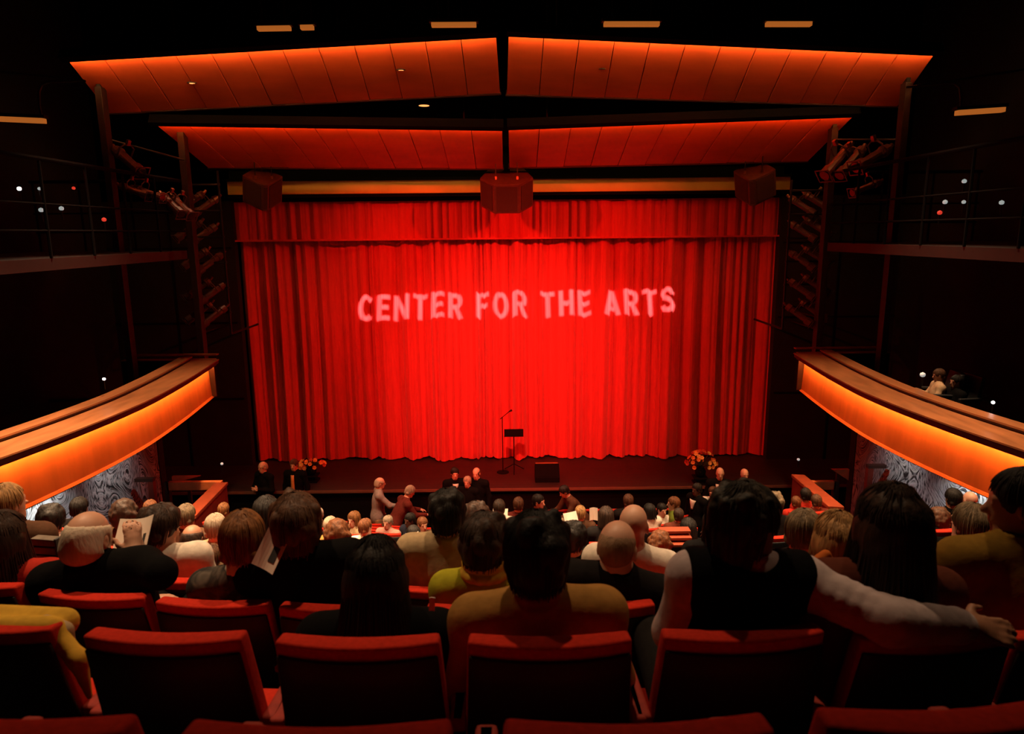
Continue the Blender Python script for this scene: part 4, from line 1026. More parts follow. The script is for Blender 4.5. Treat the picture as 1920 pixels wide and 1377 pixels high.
R0 = [((-290, 232), 'nearest seat back at the bottom left corner'), ((322, 843), 'nearest seat back with dark red top at the bottom edge, left of centre'),
      ((942, 1462), 'nearest seat back with dark red top at the bottom edge, right of centre'), ((1548, 2068), 'nearest row seat back at the bottom right corner')]
for (a, b), lb in R0: seat(px2x((a+b)/2, 0), 0, 'black theatre '+lb, z=row_floor(0)-.035)
R1 = [((-205, 112), 'seat at the left edge with the yellow jacket draped over it'), ((145, 455), 'empty seat between the yellow jacket and the black-haired woman, red top'),
      ((508, 827), 'seat behind the black-haired woman in black'), ((873, 1190), 'seat behind the man in the tan jacket'), ((1245, 1552), 'seat behind the man in the black vest'),
      ((1610, 1917), 'seat under the stretched arm in the lilac sleeve')]
for (a, b), lb in R1: seat(px2x((a+b)/2, 1), 1, 'black-backed theatre '+lb, z=row_floor(1)-(.045 if a == 1610 else 0))
R2 = [((-165, 32), 'seat of the woman in red at the left edge'), ((70, 264), 'seat holding the white-haired man in black'), ((295, 492), 'seat of the ginger-haired youth in the grey patterned top'),
      ((532, 728), 'seat of the dark-haired man in black'), ((818, 1000), 'seat of the child in lime green'), ((1022, 1218), 'seat of the bald man in black'), ((1300, 1490), 'empty seat hidden beyond the man in the black vest'), ((1505, 1700), 'seat of the blonde girl beside the vest man')]
for (a, b), lb in R2: seat(px2x((a+b)/2, 2), 2, 'red-topped theatre '+lb)
# ------------------------------------------------------------------ people close to the camera, each modelled in its own pose
def near(label, k, seat_px, head_px, cols, hair, yaw=0, pitch=0, roll=0, arms='lap', width=1.0, girth=1.0, h=.0105, dy=.20, W=None, head_s=.97, **kw):
    sx_ = px2x(seat_px, k); oy = row_y(k, sx_)+.27; oz = row_floor(k)
    hw_ = atY(head_px[0], head_px[1], row_y(k, sx_)+dy); o = vec(sx_, oy, oz)
    J = seated_joints(tuple(hw_-o), width=width, arms=arms, hipx=kw.pop('hipx', 0.0), noff=kw.pop('noff', .155))
    for n_, v in (W or {}).items(): J[n_] = v-o if n_[:2] in ('sh', 'el', 'wr') else v
    sdz = kw.pop('seat_dz', 0.0)
    spec = dict(J=J, HR=rotm(yaw, pitch, roll), girth=girth, head_s=head_s, hair=hair, **kw)
    o_, top = dress(figure(spec, h), 'person', label, cols, tuple(o))
    if not any(q == k and abs(a-sx_) < .36 for a, q in SEATS): seat(sx_, k, ' '.join(('theatre seat under the '+label).split()[:16]), z=row_floor(k)+sdz)
    return o_, J, o
# row in front of the camera
s_el, s_wr = atY(1668, 1166, 1.80), atY(1800, 1174, 1.84)
VO = vec(px2x(1398, 1), row_y(1, px2x(1398, 1))+.27, row_floor(1)); s_sh = atY(1500, 1092, 1.97)
VEST_RINGS = tuple(('ring', s_sh+(s_el-s_sh)*t-VO, s_el-s_sh, .058-.006*t, .013) for t in (.42, .56, .70, .84, .97))+tuple(('ring', s_el+(s_wr-s_el)*t-VO, s_wr-s_el, .054-.018*t, .010) for t in (.14, .30, .9))
near('man in black vest and lilac shirt, arm stretched along the seat back', 1, 1398, (1400, 985), dict(skin='tan', top='lilac', top_name='shirt', legs='charcoal', hair='glint', vest='black', band='white'), 'messy', yaw=-74, pitch=-4,
     width=1.12, girth=1.06, vest=True, neckband=(.069, .010, .035), infl=.016, hand_s=1.08, curl=.22, seed=5, h=.009,
     W=dict(shr=atY(1500, 1092, 1.97), elr=s_el, wrr=s_wr, hdr=vec(.1, -.01, -.012), hnr=vec(0, -.62, .78), htr=1, shl=atY(1300, 1085, 1.98), ell=atY(1262, 1185, 2.02), wrl=atY(1300, 1255, 2.25)),
     top_extra=VEST_RINGS+(('cap', s_el-vec(px2x(1398, 1), row_y(1, px2x(1398, 1))+.27, row_floor(1)), s_wr-vec(px2x(1398, 1), row_y(1, px2x(1398, 1))+.27, row_floor(1)), .062, .040, .03),))
near('woman with long straight brown hair and rust brown sweater', 1, 1690, (1668, 988), dict(skin='fair', top='rust', top_name='sweater', legs='black', hair='dark'), 'long', width=1.06, head_s=1.06, seed=2, h=.0095)
near('man in olive tan jacket at the right edge, head turned left', 1, 2050, (1912, 945), dict(skin='tan', top='olive', legs='black', hair='black'), 'short', yaw=62, pitch=-6, width=1.12, girth=1.1, dy=.34, collar=.016, hipx=-.02, seat_dz=-.09)
near('man in tan jacket with short black hair, back turned', 1, 1031, (1006, 1040), dict(skin='tan', top='tan', legs='black', hair='black'), 'full', width=1.14, girth=1.12, head_s=1.02, collar=.018, pitch=-4, dy=.22, seed=3, h=.0095)
near('woman with long black hair and black top, hunched forward', 1, 680, (706, 1080), dict(skin='mid', top='black', legs='black', hair='black'), 'long', pitch=-10, width=1.08, girth=1.1, dy=.28, seed=4, skirt=True)
# third row
near('white-haired man with bald crown, black jacket, reading a programme', 2, 168, (168, 1010), dict(skin='fair', top='black', legs='black', hair='white'), 'fringe', yaw=-8, pitch=-8, width=1.25, girth=1.22, head_s=1.02, collar=.018, noff=.118,
     W=dict(elr=atY(300, 1075, 2.75), wrr=atY(252, 1040, 2.92), hdr=vec(-.1, .25, 1.0), hnr=vec(.5, -.9, .2)))
near('woman with long dark hair and red top at the left edge', 2, -40, (8, 1010), dict(skin='mid', top='red', top_name='shirt', legs='black', hair='dark'), 'long', yaw=-15, width=1.05, hipx=.05)
MATS['cloth_pattern'] = None
def pattern_mat():
    m = bpy.data.materials.new('grey_swirl_knit'); m.use_nodes = True; nt = m.node_tree; b = nt.nodes['Principled BSDF']
    tc = nt.nodes.new('ShaderNodeTexCoord'); n1 = nt.nodes.new('ShaderNodeTexNoise'); n1.inputs['Scale'].default_value = 9; n1.inputs['Distortion'].default_value = 1.6
    rp = nt.nodes.new('ShaderNodeValToRGB'); rp.color_ramp.elements[0].position = .42; rp.color_ramp.elements[0].color = (.012, .009, .008, 1)
    rp.color_ramp.elements[1].position = .68; rp.color_ramp.elements[1].color = (.13, .10, .075, 1)
    nt.links.new(tc.outputs['Object'], n1.inputs['Vector']); nt.links.new(n1.outputs['Fac'], rp.inputs['Fac']); nt.links.new(rp.outputs[0], b.inputs['Base Color']); b.inputs['Roughness'].default_value = .9
    return m
CL['pattern'] = pattern_mat()
def stripe_mat(n, c0, c1, sc):
    m = bpy.data.materials.new(n); m.use_nodes = True; nt = m.node_tree; b = nt.nodes['Principled BSDF']
    tc = nt.nodes.new('ShaderNodeTexCoord'); wv = nt.nodes.new('ShaderNodeTexWave'); wv.bands_direction = 'Z'; wv.inputs['Scale'].default_value = sc; wv.inputs['Distortion'].default_value = .6
    rp = nt.nodes.new('ShaderNodeValToRGB'); rp.color_ramp.elements[0].position = .4; rp.color_ramp.elements[0].color = (*c0, 1); rp.color_ramp.elements[1].position = .6; rp.color_ramp.elements[1].color = (*c1, 1)
    nt.links.new(tc.outputs['Object'], wv.inputs['Vector']); nt.links.new(wv.outputs['Fac'], rp.inputs['Fac']); nt.links.new(rp.outputs[0], b.inputs['Base Color']); b.inputs['Roughness'].default_value = .9
    return m
CL['stripe'] = stripe_mat('pink_grey_stripe_cotton', (.52, .36, .30), (.12, .10, .10), 9)
near('youth with ginger brown hair, grey patterned top and white collar', 2, 440, (457, 1012), dict(skin='mid', top='pattern', top_name='sweater', legs='black', hair='ginger', band='white'), 'short', width=1.02, head_s=1.0, neckband=(.070, .012, .03), pitch=-5)
near('dark-haired man in black jacket left of the black-haired woman', 2, 590, (556, 985), dict(skin='mid', top='black', legs='black', hair='brown'), 'full', width=1.2, girth=1.15, head_s=1.04, yaw=12, noff=.135, collar=.014, seed=8)
near('child with tousled brown hair in lime green top', 2, 902, (908, 1018), dict(skin='mid', top='lime', top_name='sweatshirt', legs='navy', hair='dark', band='yellow', band_name='hood'), 'full', yaw=-12, pitch=-6, width=.92, girth=.95, head_s=.97, neckband=(.085, .022, .04), seed=6)
near('bald man in black jacket with close-cropped grey sides', 2, 1118, (1158, 1028), dict(skin='fair', top='charcoal', legs='black', hair='stub'), 'stubble', yaw=-25, pitch=-8, width=1.2, girth=1.15, head_s=1.0, noff=.125, collar=.014)
near('girl with straight blonde hair between vest man and brown-haired woman', 2, 1590, (1568, 1012), dict(skin='fair', top='brown', legs='navy', hair='blond'), 'long', width=.95, head_s=.98, seed=7, h=.012)
# fourth row
near('person in khaki grey jacket with black hair, hunched', 3, 825, (838, 962), dict(skin='mid', top='khaki', legs='black', hair='black'), 'full', width=1.1, girth=1.12, collar=.014, h=.013, seed=9)
near('person in white shirt with dark hair, turned right', 3, 325, (300, 992), dict(skin='mid', top='white', top_name='shirt', legs='navy', hair='dark'), 'full', yaw=-40, pitch=-15, width=1.1, h=.013, seed=10)
near('grey-blond man in dark jacket, head turned right showing his ear', 3, 1520, (1508, 995), dict(skin='fair', top='charcoal', legs='black', hair='greybrown'), 'short', yaw=-55, h=.013)
near('man with thinning grey brown hair in black, right side', 3, 1815, (1818, 985), dict(skin='fair', top='black', legs='black', hair='greybrown'), 'short', yaw=10, h=.013, head_s=1.05)
near('bald man in white shirt just beyond the bald man in black', 3, 1172, (1188, 985), dict(skin='fair', top='white', top_name='shirt', legs='navy', hair='grey'), None, yaw=-20, width=1.1, h=.013)
near('person with short blond hair cut by the left edge', 3, -5, (14, 945), dict(skin='fair', top='brown', legs='black', hair='blond'), 'short', h=.013, yaw=-20)

# ------------------------------------------------------------------ rest of the audience: shared figures, own clothes, hair and place
TH = .0135
_base, _hair = {}, {}
HEADC = (0, .02, 1.235)
def base_seated(arms, yaw, eyes):
    key = (arms, yaw, eyes)
    if key not in _base:
        J = seated_joints(HEADC, arms=arms)
        _base[key] = figure(dict(J=J, HR=rotm(yaw, -4 if arms == 'lap' else -12), hair=None, eyes=eyes, collar=.013), TH)
    return _base[key]
def hair_mesh(style, C, R, key):
    key = (style,)+key
    if key not in _hair:
        f_ = hair_field(style, vec(*C), R, .96, 3); _hair[key] = f_.mesh('hair', TH) if f_ else None
    return _hair[key]
def seat_label(short): return ' '.join(('red theatre seat under the '+short).split()[:16])
def aud(short, where, px, py, cols, hair, k=None, arms='lap', yaw=0, turn=0, seatit=True):
    """seated figure whose head shows at this place of the photograph; the row follows from the height in the picture"""
    best = None
    for kk in ([k] if k is not None else range(3, NROW)):
        x = px2x(px, kk); y = row_y(kk, x)+.27; P = atY(px, py, y+.02); sc = (P[2]-row_floor(kk))/HEADC[2]
        if best is None or abs(sc-1.0) < abs(best[0]-1.0): best = (sc, kk, P[0], y)
    sc, kk, x, y = best; sc2 = min(1.1, max(.8, sc))
    ms = dict(base_seated(arms, yaw, abs(turn) > 90)); R_ = rotm(yaw, -4 if arms == 'lap' else -12)
    hm_ = hair_mesh(hair, HEADC, R_, (arms == 'lap', yaw)) if hair else None
    if hm_: ms['hair'] = hm_
    dress(ms, 'person', (short+' '+where).strip(), cols, (x, y, row_floor(kk)+(sc-sc2)*HEADC[2]), math.radians(turn), sc2)
    if seatit and not any(q == kk and abs(a-x) < .40 for a, q in SEATS): seat(x, kk, seat_label(short+' '+where), y=y-.27)
    return x, y, row_floor(kk), sc2
def C_(skin, top, hair='dark', legs='black', tn='jacket'): return dict(skin=skin, top=top, hair=hair, legs=legs, top_name=tn)
aud('person with dark hair and pink striped shirt', 'at left', 98, 975, C_('mid', 'stripe', 'black', tn='shirt'), 'full', k=4, arms='read')
aud('man with dark hair balding at the crown', 'in khaki, behind the ginger youth', 362, 1010, C_('mid', 'khaki', 'dark'), 'fringe', k=4)
aud('child in dusty blue top', 'low between the balding man and ginger youth', 398, 1046, C_('fair', 'blue', 'brown'), 'short', k=4, seatit=False)
aud('person with white bobbed hair', 'left of the ginger youth', 405, 988, C_('fair', 'cream', 'grey'), 'short', k=5)
aud('person with grey brown hair', 'beside the low red wall at left', 350, 967, C_('mid', 'brown', 'greybrown'), 'short', k=6)
aud('person with orange lit hair', 'at the foot of the left low red wall', 420, 956, C_('mid', 'maroon', 'ginger'), 'short', k=10)
aud('person with dark bushy hair', 'behind the white programme at left', 236, 962, C_('mid', 'brown', 'dark'), 'curly', k=5)
aud('person with auburn hair', 'below the left relief wall', 283, 953, C_('fair', 'brown', 'auburn'), 'short', k=8)
aud('person with dark hair', 'below the left box, near the wall', 150, 952, C_('mid', 'charcoal', 'black'), 'short', k=6)
aud('person with black hair', 'left of the brown-haired man in black', 500, 960, C_('mid', 'black', 'black'), 'bob', k=5)
aud('woman with big auburn curls', 'left of centre', 634, 1000, C_('fair', 'maroon', 'auburn'), 'curly', k=5)
aud('white-haired bearded man', 'facing back toward the camera', 598, 964, C_('fair', 'brown', 'white'), 'short', turn=170, k=12)
aud('person with grey blond hair', 'left of the auburn curls', 620, 986, C_('fair', 'tan', 'grey'), 'short', k=8)
aud('person with ginger hair', 'turned round in front of the grey standing man', 665, 972, C_('fair', 'khaki', 'ginger'), 'bob', turn=150, k=11)
aud('person in bright white shirt', 'left below the grey standing man', 686, 988, C_('fair', 'white', 'auburn', tn='shirt'), 'short', yaw=-40, k=9)
aud('grey-haired person', 'turned round below the stooping man', 728, 978, C_('fair', 'pink', 'grey', tn='shirt'), 'short', turn=160, k=12)
aud('dark-skinned person', 'right of the stooping man', 770, 974, C_('dark', 'navy', 'black'), 'short', turn=140, k=12)
aud('person with orange brown hair', 'left of the khaki jacket', 792, 982, C_('mid', 'brown', 'auburn'), 'short', turn=-150, k=11)
aud('person in dark suit reading', 'left of the khaki jacket', 775, 1002, C_('mid', 'black', 'black'), 'short', arms='read', yaw=40, k=8)
aud('dark-haired person in maroon', 'between khaki jacket and lime child', 893, 972, C_('mid', 'maroon', 'dark'), 'full', k=5)
aud('person in white shirt seen from behind', 'right of the standing trio', 936, 952, C_('fair', 'white', 'dark', tn='shirt'), 'short', k=12)
aud('person with pink lit head', 'front rows, right of the white shirt', 972, 946, C_('fair', 'maroon', 'brown'), 'short', k=14)
aud('person with dark hair leaning', 'front rows under the stage monitor', 1008, 940, C_('fair', 'black', 'black'), 'short', turn=-120, k=14)
aud('grey-haired person', 'left of the white papers in centre', 1052, 985, C_('fair', 'charcoal', 'grey'), 'short', k=11)
aud('blond person', 'between the two white papers', 1088, 962, C_('fair', 'brown', 'blond'), 'short', k=12)
aud('person with black hair resting chin on hand', 'right of the tan jacket man', 1076, 1010, C_('tan', 'black', 'black'), 'full', k=4, arms='front', yaw=-40)
aud('person with dim brown hair', 'front rows above the bald heads', 1178, 940, C_('tan', 'charcoal', 'brown'), 'short', k=14)
aud('person in dark coat', 'left of the two bald men', 1136, 968, C_('mid', 'charcoal', 'dark'), 'bob', k=9)
aud('person with dark hair and white blouse', 'right of the bald man', 1218, 958, C_('fair', 'white', 'black', tn='blouse'), 'bob', turn=30, k=12)
aud('person in white top', 'second right of the bald man', 1240, 955, C_('fair', 'white', 'black', tn='blouse'), 'short', turn=-160, k=13)
aud('red-haired person', 'facing left near the right aisle', 1264, 944, C_('fair', 'green', 'auburn'), 'short', turn=80, k=13)
aud('person in green and brown', 'right of the white blouses', 1272, 966, C_('mid', 'rust', 'dark'), 'short', k=11)
aud('woman with curly auburn hair', 'right of the bald men', 1236, 1018, C_('fair', 'charcoal', 'auburn'), 'curly', k=5)
aud('person with black hair', 'left behind the vest man', 1290, 990, C_('mid', 'black', 'black'), 'bob', k=7)
aud('person with dark hair', 'hidden behind the vest man', 1335, 985, C_('mid', 'black', 'black'), 'short', k=5)
aud('person with tousled dark blond hair', 'beyond the vest man', 1450, 945, C_('fair', 'charcoal', 'greybrown'), 'full', k=7)
aud('person in red at the right low wall', '', 1492, 942, C_('fair', 'red', 'auburn'), 'short', k=11)
aud('person with black hair by the right low wall', '', 1510, 928, C_('tan', 'red', 'black'), 'short', k=11)
aud('person in dark red top by the right low wall', '', 1530, 940, C_('mid', 'maroon', 'brown'), 'short', k=10)
aud('curly brown-haired person', 'below the right relief wall', 1757, 972, C_('tan', 'navy', 'brown'), 'curly', k=5, turn=20)
aud('pink bald head', 'under the right box', 1818, 938, C_('fair', 'black', 'dark'), None, k=6)
aud('dark-haired person', 'under the right box, left of the bald head', 1786, 934, C_('tan', 'black', 'black'), 'short', k=6)
aud('person with dark hair and black coat', 'behind the brown-haired woman', 1720, 962, C_('mid', 'black', 'dark'), 'bob', k=5)

# standing people in front of the stage
_stand = {}
def stand_mesh(pose, hair, H):
    key = (pose, hair)
    if key not in _stand:
        arms, stoop = dict(down=(('down', 'down'), 0), folded=(('folded', 'folded'), 0), reach=(('down', 'reach'), 4), stoop=(('forward', 'forward'), 32))[pose]
        J = standing_joints(1.74, arms=arms, stoop=stoop)
        _stand[key] = figure(dict(J=J, HR=rotm(0, -6 if stoop < 20 else -30), hair=hair, eyes=True, collar=.014, skirt=True), TH)
        _stand[key]['hz'] = J['head'][2]; _stand[key]['hy'] = J['head'][1]
    return _stand[key]
def stander(label, px, py, cols, hair, pose, turn, Yd=None, H=1.74, zf=-.10):
    m = dict(stand_mesh(pose, hair, H)); hz = m.pop('hz'); hy = m.pop('hy'); sc = H/1.74
    v = ray(px, py); t = (zf+hz*sc-CAM[2])/v[2]; P = CAM+v*t
    a = math.radians(turn)
    o_, _ = dress(m, 'person', label, cols, (P[0]+math.sin(a)*hy, P[1]-math.cos(a)*hy, zf), a, sc); return o_
stander('man in black suit standing left below the stage, facing the hall', 492, 876, C_('fair', 'black', 'grey'), 'fringe', 'folded', 150)
st2 = stander('man in dark suit with long orange tie, left below the stage', 551, 872, C_('fair', 'black', 'brown'), 'short', 'down', 172)
stander('man in pale grey jacket standing sideways below the stage', 713, 906, C_('fair', 'grey', 'grey', legs='khaki'), 'fringe', 'reach', -75, H=1.72)
stander('grey-haired person in maroon jacket stooping over the front seats', 770, 922, C_('fair', 'maroon', 'grey'), 'short', 'stoop', -60, H=1.70)
stander('man in dinner jacket with white shirt, left of the standing trio', 853, 888, C_('fair', 'black', 'black'), 'short', 'folded', 190)
stander('short grey-haired person in the middle of the standing trio', 876, 904, C_('fair', 'black', 'grey'), 'short', 'down', 165, H=1.62)
stander('balding man in black, right of the standing trio', 893, 888, C_('fair', 'black', 'brown'), 'fringe', 'down', 165, H=1.76)
stander('man in brown jacket leaning near the centre of the front rows', 1057, 922, C_('fair', 'brown', 'black'), 'short', 'stoop', 110, H=1.72)
stander('dark-skinned man in black coat with white collar, right front', 1306, 918, C_('dark', 'black', 'black'), 'short', 'down', 120, H=1.72)
stander('person in white blouse holding a white paper, right front', 1336, 924, C_('fair', 'white', 'brown'), 'short', 'folded', 150, H=1.62)
stander('bald man in black jacket and open white shirt, right front', 1350, 888, C_('fair', 'black', 'brown'), None, 'down', 170, H=1.78)
stander('bald man standing alone right of the white-shirted man', 1396, 890, C_('fair', 'black', 'brown'), None, 'down', 185, H=1.76)
# shirt fronts and tie on the suits: thin cloth panels following the chest
def front_panel(name, m, who, w0, w1, z0, z1, y):
    def f_(u, v, o=0): w_ = w0+(w1-w0)*v; return ((2*u-1)*w_, y+.018*(1-(2*u-1)**2)+o-.05*max(0, v-.7), z0+(z1-z0)*v)
    b = MB().slab(lambda u, v: f_(u, v), lambda u, v: f_(u, v, .008), 6, 6); return b.build(name, m, who, smooth=True)
for o_ in list(bpy.data.objects):
    lb = o_.get('label', '')
    if lb.startswith('bald man in black jacket and open'): front_panel('shirt_front', CL['white'], o_, .035, .085, 1.0, 1.44, .128)
    if lb.startswith('man in dinner jacket'): front_panel('shirt_front', CL['white'], o_, .02, .06, 1.15, 1.44, .128)
    if lb.startswith('man in dark suit with long orange'): front_panel('tie', mat('orange_tie', (.55, .20, .05), .6), o_, .045, .035, .62, 1.44, .148)
    if lb.startswith('dark-skinned man in black coat'): front_panel('shirt_front', CL['white'], o_, .02, .08, 1.25, 1.44, .128)
# people in the right box
def boxer(label, px, py, Yd, cols, hair, arms, turn):
    P = atY(px, py, Yd); zf = 3.27; sc = 1.0; ms = dict(base_seated(arms, 0, True)); hm_ = hair_mesh(hair, HEADC, rotm(0, -4 if arms == 'lap' else -12), (arms == 'lap', 0))
    if hm_: ms['hair'] = hm_
    sc = min(1.1, max(.8, (P[2]-zf)/HEADC[2])); dress(ms, 'person', label, cols, (P[0], P[1], zf+(P[2]-zf)-sc*HEADC[2]), math.radians(turn), sc)
    c_, s_ = math.cos(math.radians(turn)), math.sin(math.radians(turn))
    ch = seat(P[0]+s_*.27, 99, 'theatre chair of the '+label, rz=math.radians(turn), y=P[1]-c_*.27, z=zf)
    for q in ch.children_recursive: q.material_slots[0].material = M_seatblack
boxer('person in cream jacket sitting in the right box', 1762, 704, 10.25, C_('tan', 'cream', 'brown'), 'short', 'front', 75)
boxer('dim figure in black beside the cream jacket in the right box', 1794, 716, 10.0, C_('tan', 'black', 'black'), 'short', 'lap', 95)
# ------------------------------------------------------------------ programmes and papers
def paper(name, label, px, py, Y, w_, h_, yaw, tilt, roll=0, bend=.02, m=None, cat='paper', prints=()):
    c = atY(px, py, Y); t = thing(name, label, cat, tuple(c)); Rm = np.array(Matrix.Rotation(math.radians(yaw), 3, 'Z') @ Matrix.Rotation(math.radians(tilt), 3, 'X') @ Matrix.Rotation(math.radians(roll), 3, 'Y'))
    def f_(u, v, o=0): return tuple(Rm@vec((u-.5)*w_, o+bend*math.sin(math.pi*u)*2-.5*bend*abs(u-.5), (v-.5)*h_))
    MB().slab(lambda u, v: f_(u, v), lambda u, v: f_(u, v, .0025), 8, 4).build('sheet', m or M_paper, t, smooth=False); sh = t.children[0]
    for (u0, u1, v0, v1) in prints:
        MB().slab(lambda u, v: f_(u0+(u1-u0)*u, v0+(v1-v0)*v, -.0022), lambda u, v: f_(u0+(u1-u0)*u, v0+(v1-v0)*v, -.0008), 4, 2).build('printed_block', M_print, sh)
    return t
paper('programme', 'open white programme held up by the white-haired man', 247, 1012, 2.98, .165, .22, -12, -44, -12, .012, prints=((.76, .86, .30, .62),))
paper('programme', 'white programme with black picture beside the ginger youth', 508, 1032, 2.62, .115, .16, -20, -30, 14, .006, prints=((.50, .82, .22, .62),))
paper('paper_sheet', 'small white paper in the lap left of the khaki jacket', 774, 1007, row_Y(6)+.5, .12, .09, 20, -50)
paper('paper_sheet', 'white folded paper left of the blond head in centre', 1070, 971, row_Y(11)+.3, .22, .16, 25, -30)
paper('paper_sheet', 'upright white sheet on a music stand in centre', 1113, 965, row_Y(12)+.3, .13, .20, 0, -8)
paper('paper_sheet', 'white paper held by the person in white, right front', 1339, 940, 12.6, .18, .14, 10, -20)
paper('paper_sheet', 'white paper in the hands of the curly brown-haired person', 1758, 1022, row_Y(5)-.1+.3, .10, .06, 0, -40)
paper('programme', 'white folded programme tilted by the front row white shirt', 938, 962, row_Y(12)+.5, .24, .16, 10, -40, 10)
paper('paper_sheet', 'narrow white card edge beside the black-haired woman', 810, 1134, 1.98, .018, .045, 0, 0, 4, .001)
t = paper('programme', 'picture card with black and blue print by the blonde girl', 1552, 1072, 2.62, .11, .055, -15, -25, -20, .004, prints=((.35, .65, .1, .9),))
c = atY(1538, 1056, 2.6)
sc_ = Field().cap(vec(-.05, 0, -.03), vec(.03, .02, .025), .028, .022, .02).cap(vec(-.03, .03, -.05), vec(.05, .02, .0), .022, .016, .02)
o_ = obj('orange_scarf', sc_.mesh('orange_scarf', .008), cloth('orange', (.42, .10, .02))); o_.location = c; tag(o_, 'orange scarf bunched beside the blonde girl', 'scarf')
# grey pleated bag at left
c = atY(88, 1030, row_Y(3)+.45); t = thing('pleated_bag', 'grey pleated bag standing left of the white-haired man', 'bag', tuple(c), math.radians(-10))
M_bag = mat('grey_canvas', (.15, .115, .085), .85, .2, 20)
for i in range(3):
    z = -.075+.05*i
    MB().hexa([(-.075, -.02, z), (.075, -.02, z), (.075, .03, z), (-.075, .03, z), (-.075, -.028, z+.046), (.075, -.028, z+.046), (.075, .03, z+.046), (-.075, .03, z+.046)]).build('pleat', M_bag, t, .006)
MB().box((.076, -.025, -.08), (.09, .03, .075)).build('dark_side', M_print, t, .004)

# ------------------------------------------------------------------ yellow jacket over the seat at the left edge
k1x = px2x(-46, 1); Yj = row_y(1, k1x); zt = row_floor(1)+SEAT_H
F_ = Field()
pA, pB = atY(-60, 1180, Yj+.05), atY(92, 1178, Yj+.03)
F_.cap(pA, pB, .040, .036, .03); F_.cap(pA+vec(0, .08, -.02), pB+vec(-.01, .08, -.03), .05, .045, .03)
F_.cap(pA+vec(0, .10, -.15), pB+vec(-.02, .10, -.16), .05, .04, .05)
a, b, c = atY(106, 1192, Yj+.03), atY(147, 1238, Yj+.0), atY(168, 1308, Yj+.0)
F_.cap(a, b, .030, .027, .03); F_.cap(b, c, .027, .009, .02)
me = F_.mesh('draped_jacket', .009); cen = (pA+pB)/2; me.transform(Matrix.Translation(-Vector(cen)))
dj = obj('draped_jacket', me, CL['yellow']); dj.location = cen; tag(dj, 'yellow jacket draped over the seat back at the left edge', 'jacket')
F_ = Field(); a, b = atY(85, 1172, Yj+.06)-cen, atY(118, 1185, Yj+.05)-cen
F_.cap(a, b, .030, .026, .02); F_.cap(b, b+vec(.012, .01, -.05), .026, .016, .02)
obj('hood_lining', F_.mesh('hood_lining', .008), CL['khaki'], dj)

# ------------------------------------------------------------------ stage furniture
def stage_xy(px, py): v = ray(px, py); return CAM+v*((STAGE_Z-CAM[2])/v[2])
P = stage_xy(964, 884); t = thing('music_stand', 'black music stand in front of the red curtain', 'music stand', tuple(P))
zt_ = atY(964, 811, P[1])[2]-STAGE_Z; w_ = (atY(983, 811, P[1])-atY(947, 811, P[1]))[0]/2
MB().hexa([(-w_, -.06, zt_-.07), (w_, -.06, zt_-.07), (w_, -.045, zt_-.07), (-w_, -.045, zt_-.07), (-w_, .03, zt_+.065), (w_, .03, zt_+.065), (w_, .045, zt_+.065), (-w_, .045, zt_+.065)]).build('desk', M_black, t, .004)
MB().box((-w_, -.11, zt_-.075), (w_, -.045, zt_-.06)).build('desk_lip', M_black, t)
MB().tube([(0, 0, .03), (0, 0, zt_-.03)], .012, 8).build('pole', M_black, t)
for i in range(3): a = 2*math.pi*i/3+.5; MB().tube([(0, 0, .18), (.26*math.cos(a), .26*math.sin(a), .01)], .010, 6).build('leg', M_black, t)
P = stage_xy(943, 886); t = thing('microphone_stand', 'thin microphone stand with boom left of the music stand', 'microphone stand', tuple(P))
zt_ = atY(943, 783, P[1])[2]-STAGE_Z
MB().tube([(0, 0, .02), (0, 0, zt_)], .010, 8).build('pole', M_black, t)
bm_ = MB().tube([(-.05, 0, zt_-.04), (.16, -.02, zt_+.14)], .008, 8).build('boom', M_black, t)
MB().tube([(.16, -.02, zt_+.14), (.22, -.03, zt_+.175)], [.016, .024], 10).build('microphone', M_metal, bm_)
MB().lathe((0, 0, 0), [(.14, 0), (.14, .012), (.02, .03)], 18).build('base', M_black, t)
P = stage_xy(1026, 902); t = thing('stage_monitor', 'black wedge monitor speaker on the stage floor right of centre', 'speaker', tuple(P))
b = MB(); pr_ = [(-.12, 0), (.26, 0), (.26, .30), (.12, .36), (-.12, .12)]
vs = [(x, y, z) for x in (-.27, .27) for y, z in pr_]
b.add(vs, [(0, 1, 2, 3, 4), (9, 8, 7, 6, 5)]+[(i, 5+i, 5+(i+1) % 5, (i+1) % 5) for i in range(5)]).build('cabinet', M_black, t, .012)
MB().hexa([(-.24, -.10, .135), (.24, -.10, .135), (.24, .10, .335), (-.24, .10, .335), (-.24, -.108, .142), (.24, -.108, .142), (.24, .092, .345), (-.24, .092, .345)]).build('grille', M_black, t)
MB().box((-.25, .13, .335), (.25, .25, .345)).build('top_panel', mat('tan_top', (.22, .12, .05), .5), t)
M_leaf = mat('dark_green_leaf', (.05, .055, .015), .6, .3); M_flo = mat('orange_petals', (.75, .25, .05), .6, .25, 30); M_flo2 = mat('yellow_petals', (.8, .45, .12), .6, .25, 30); M_flo3 = mat('red_petals', (.5, .05, .02), .6, .25, 30)
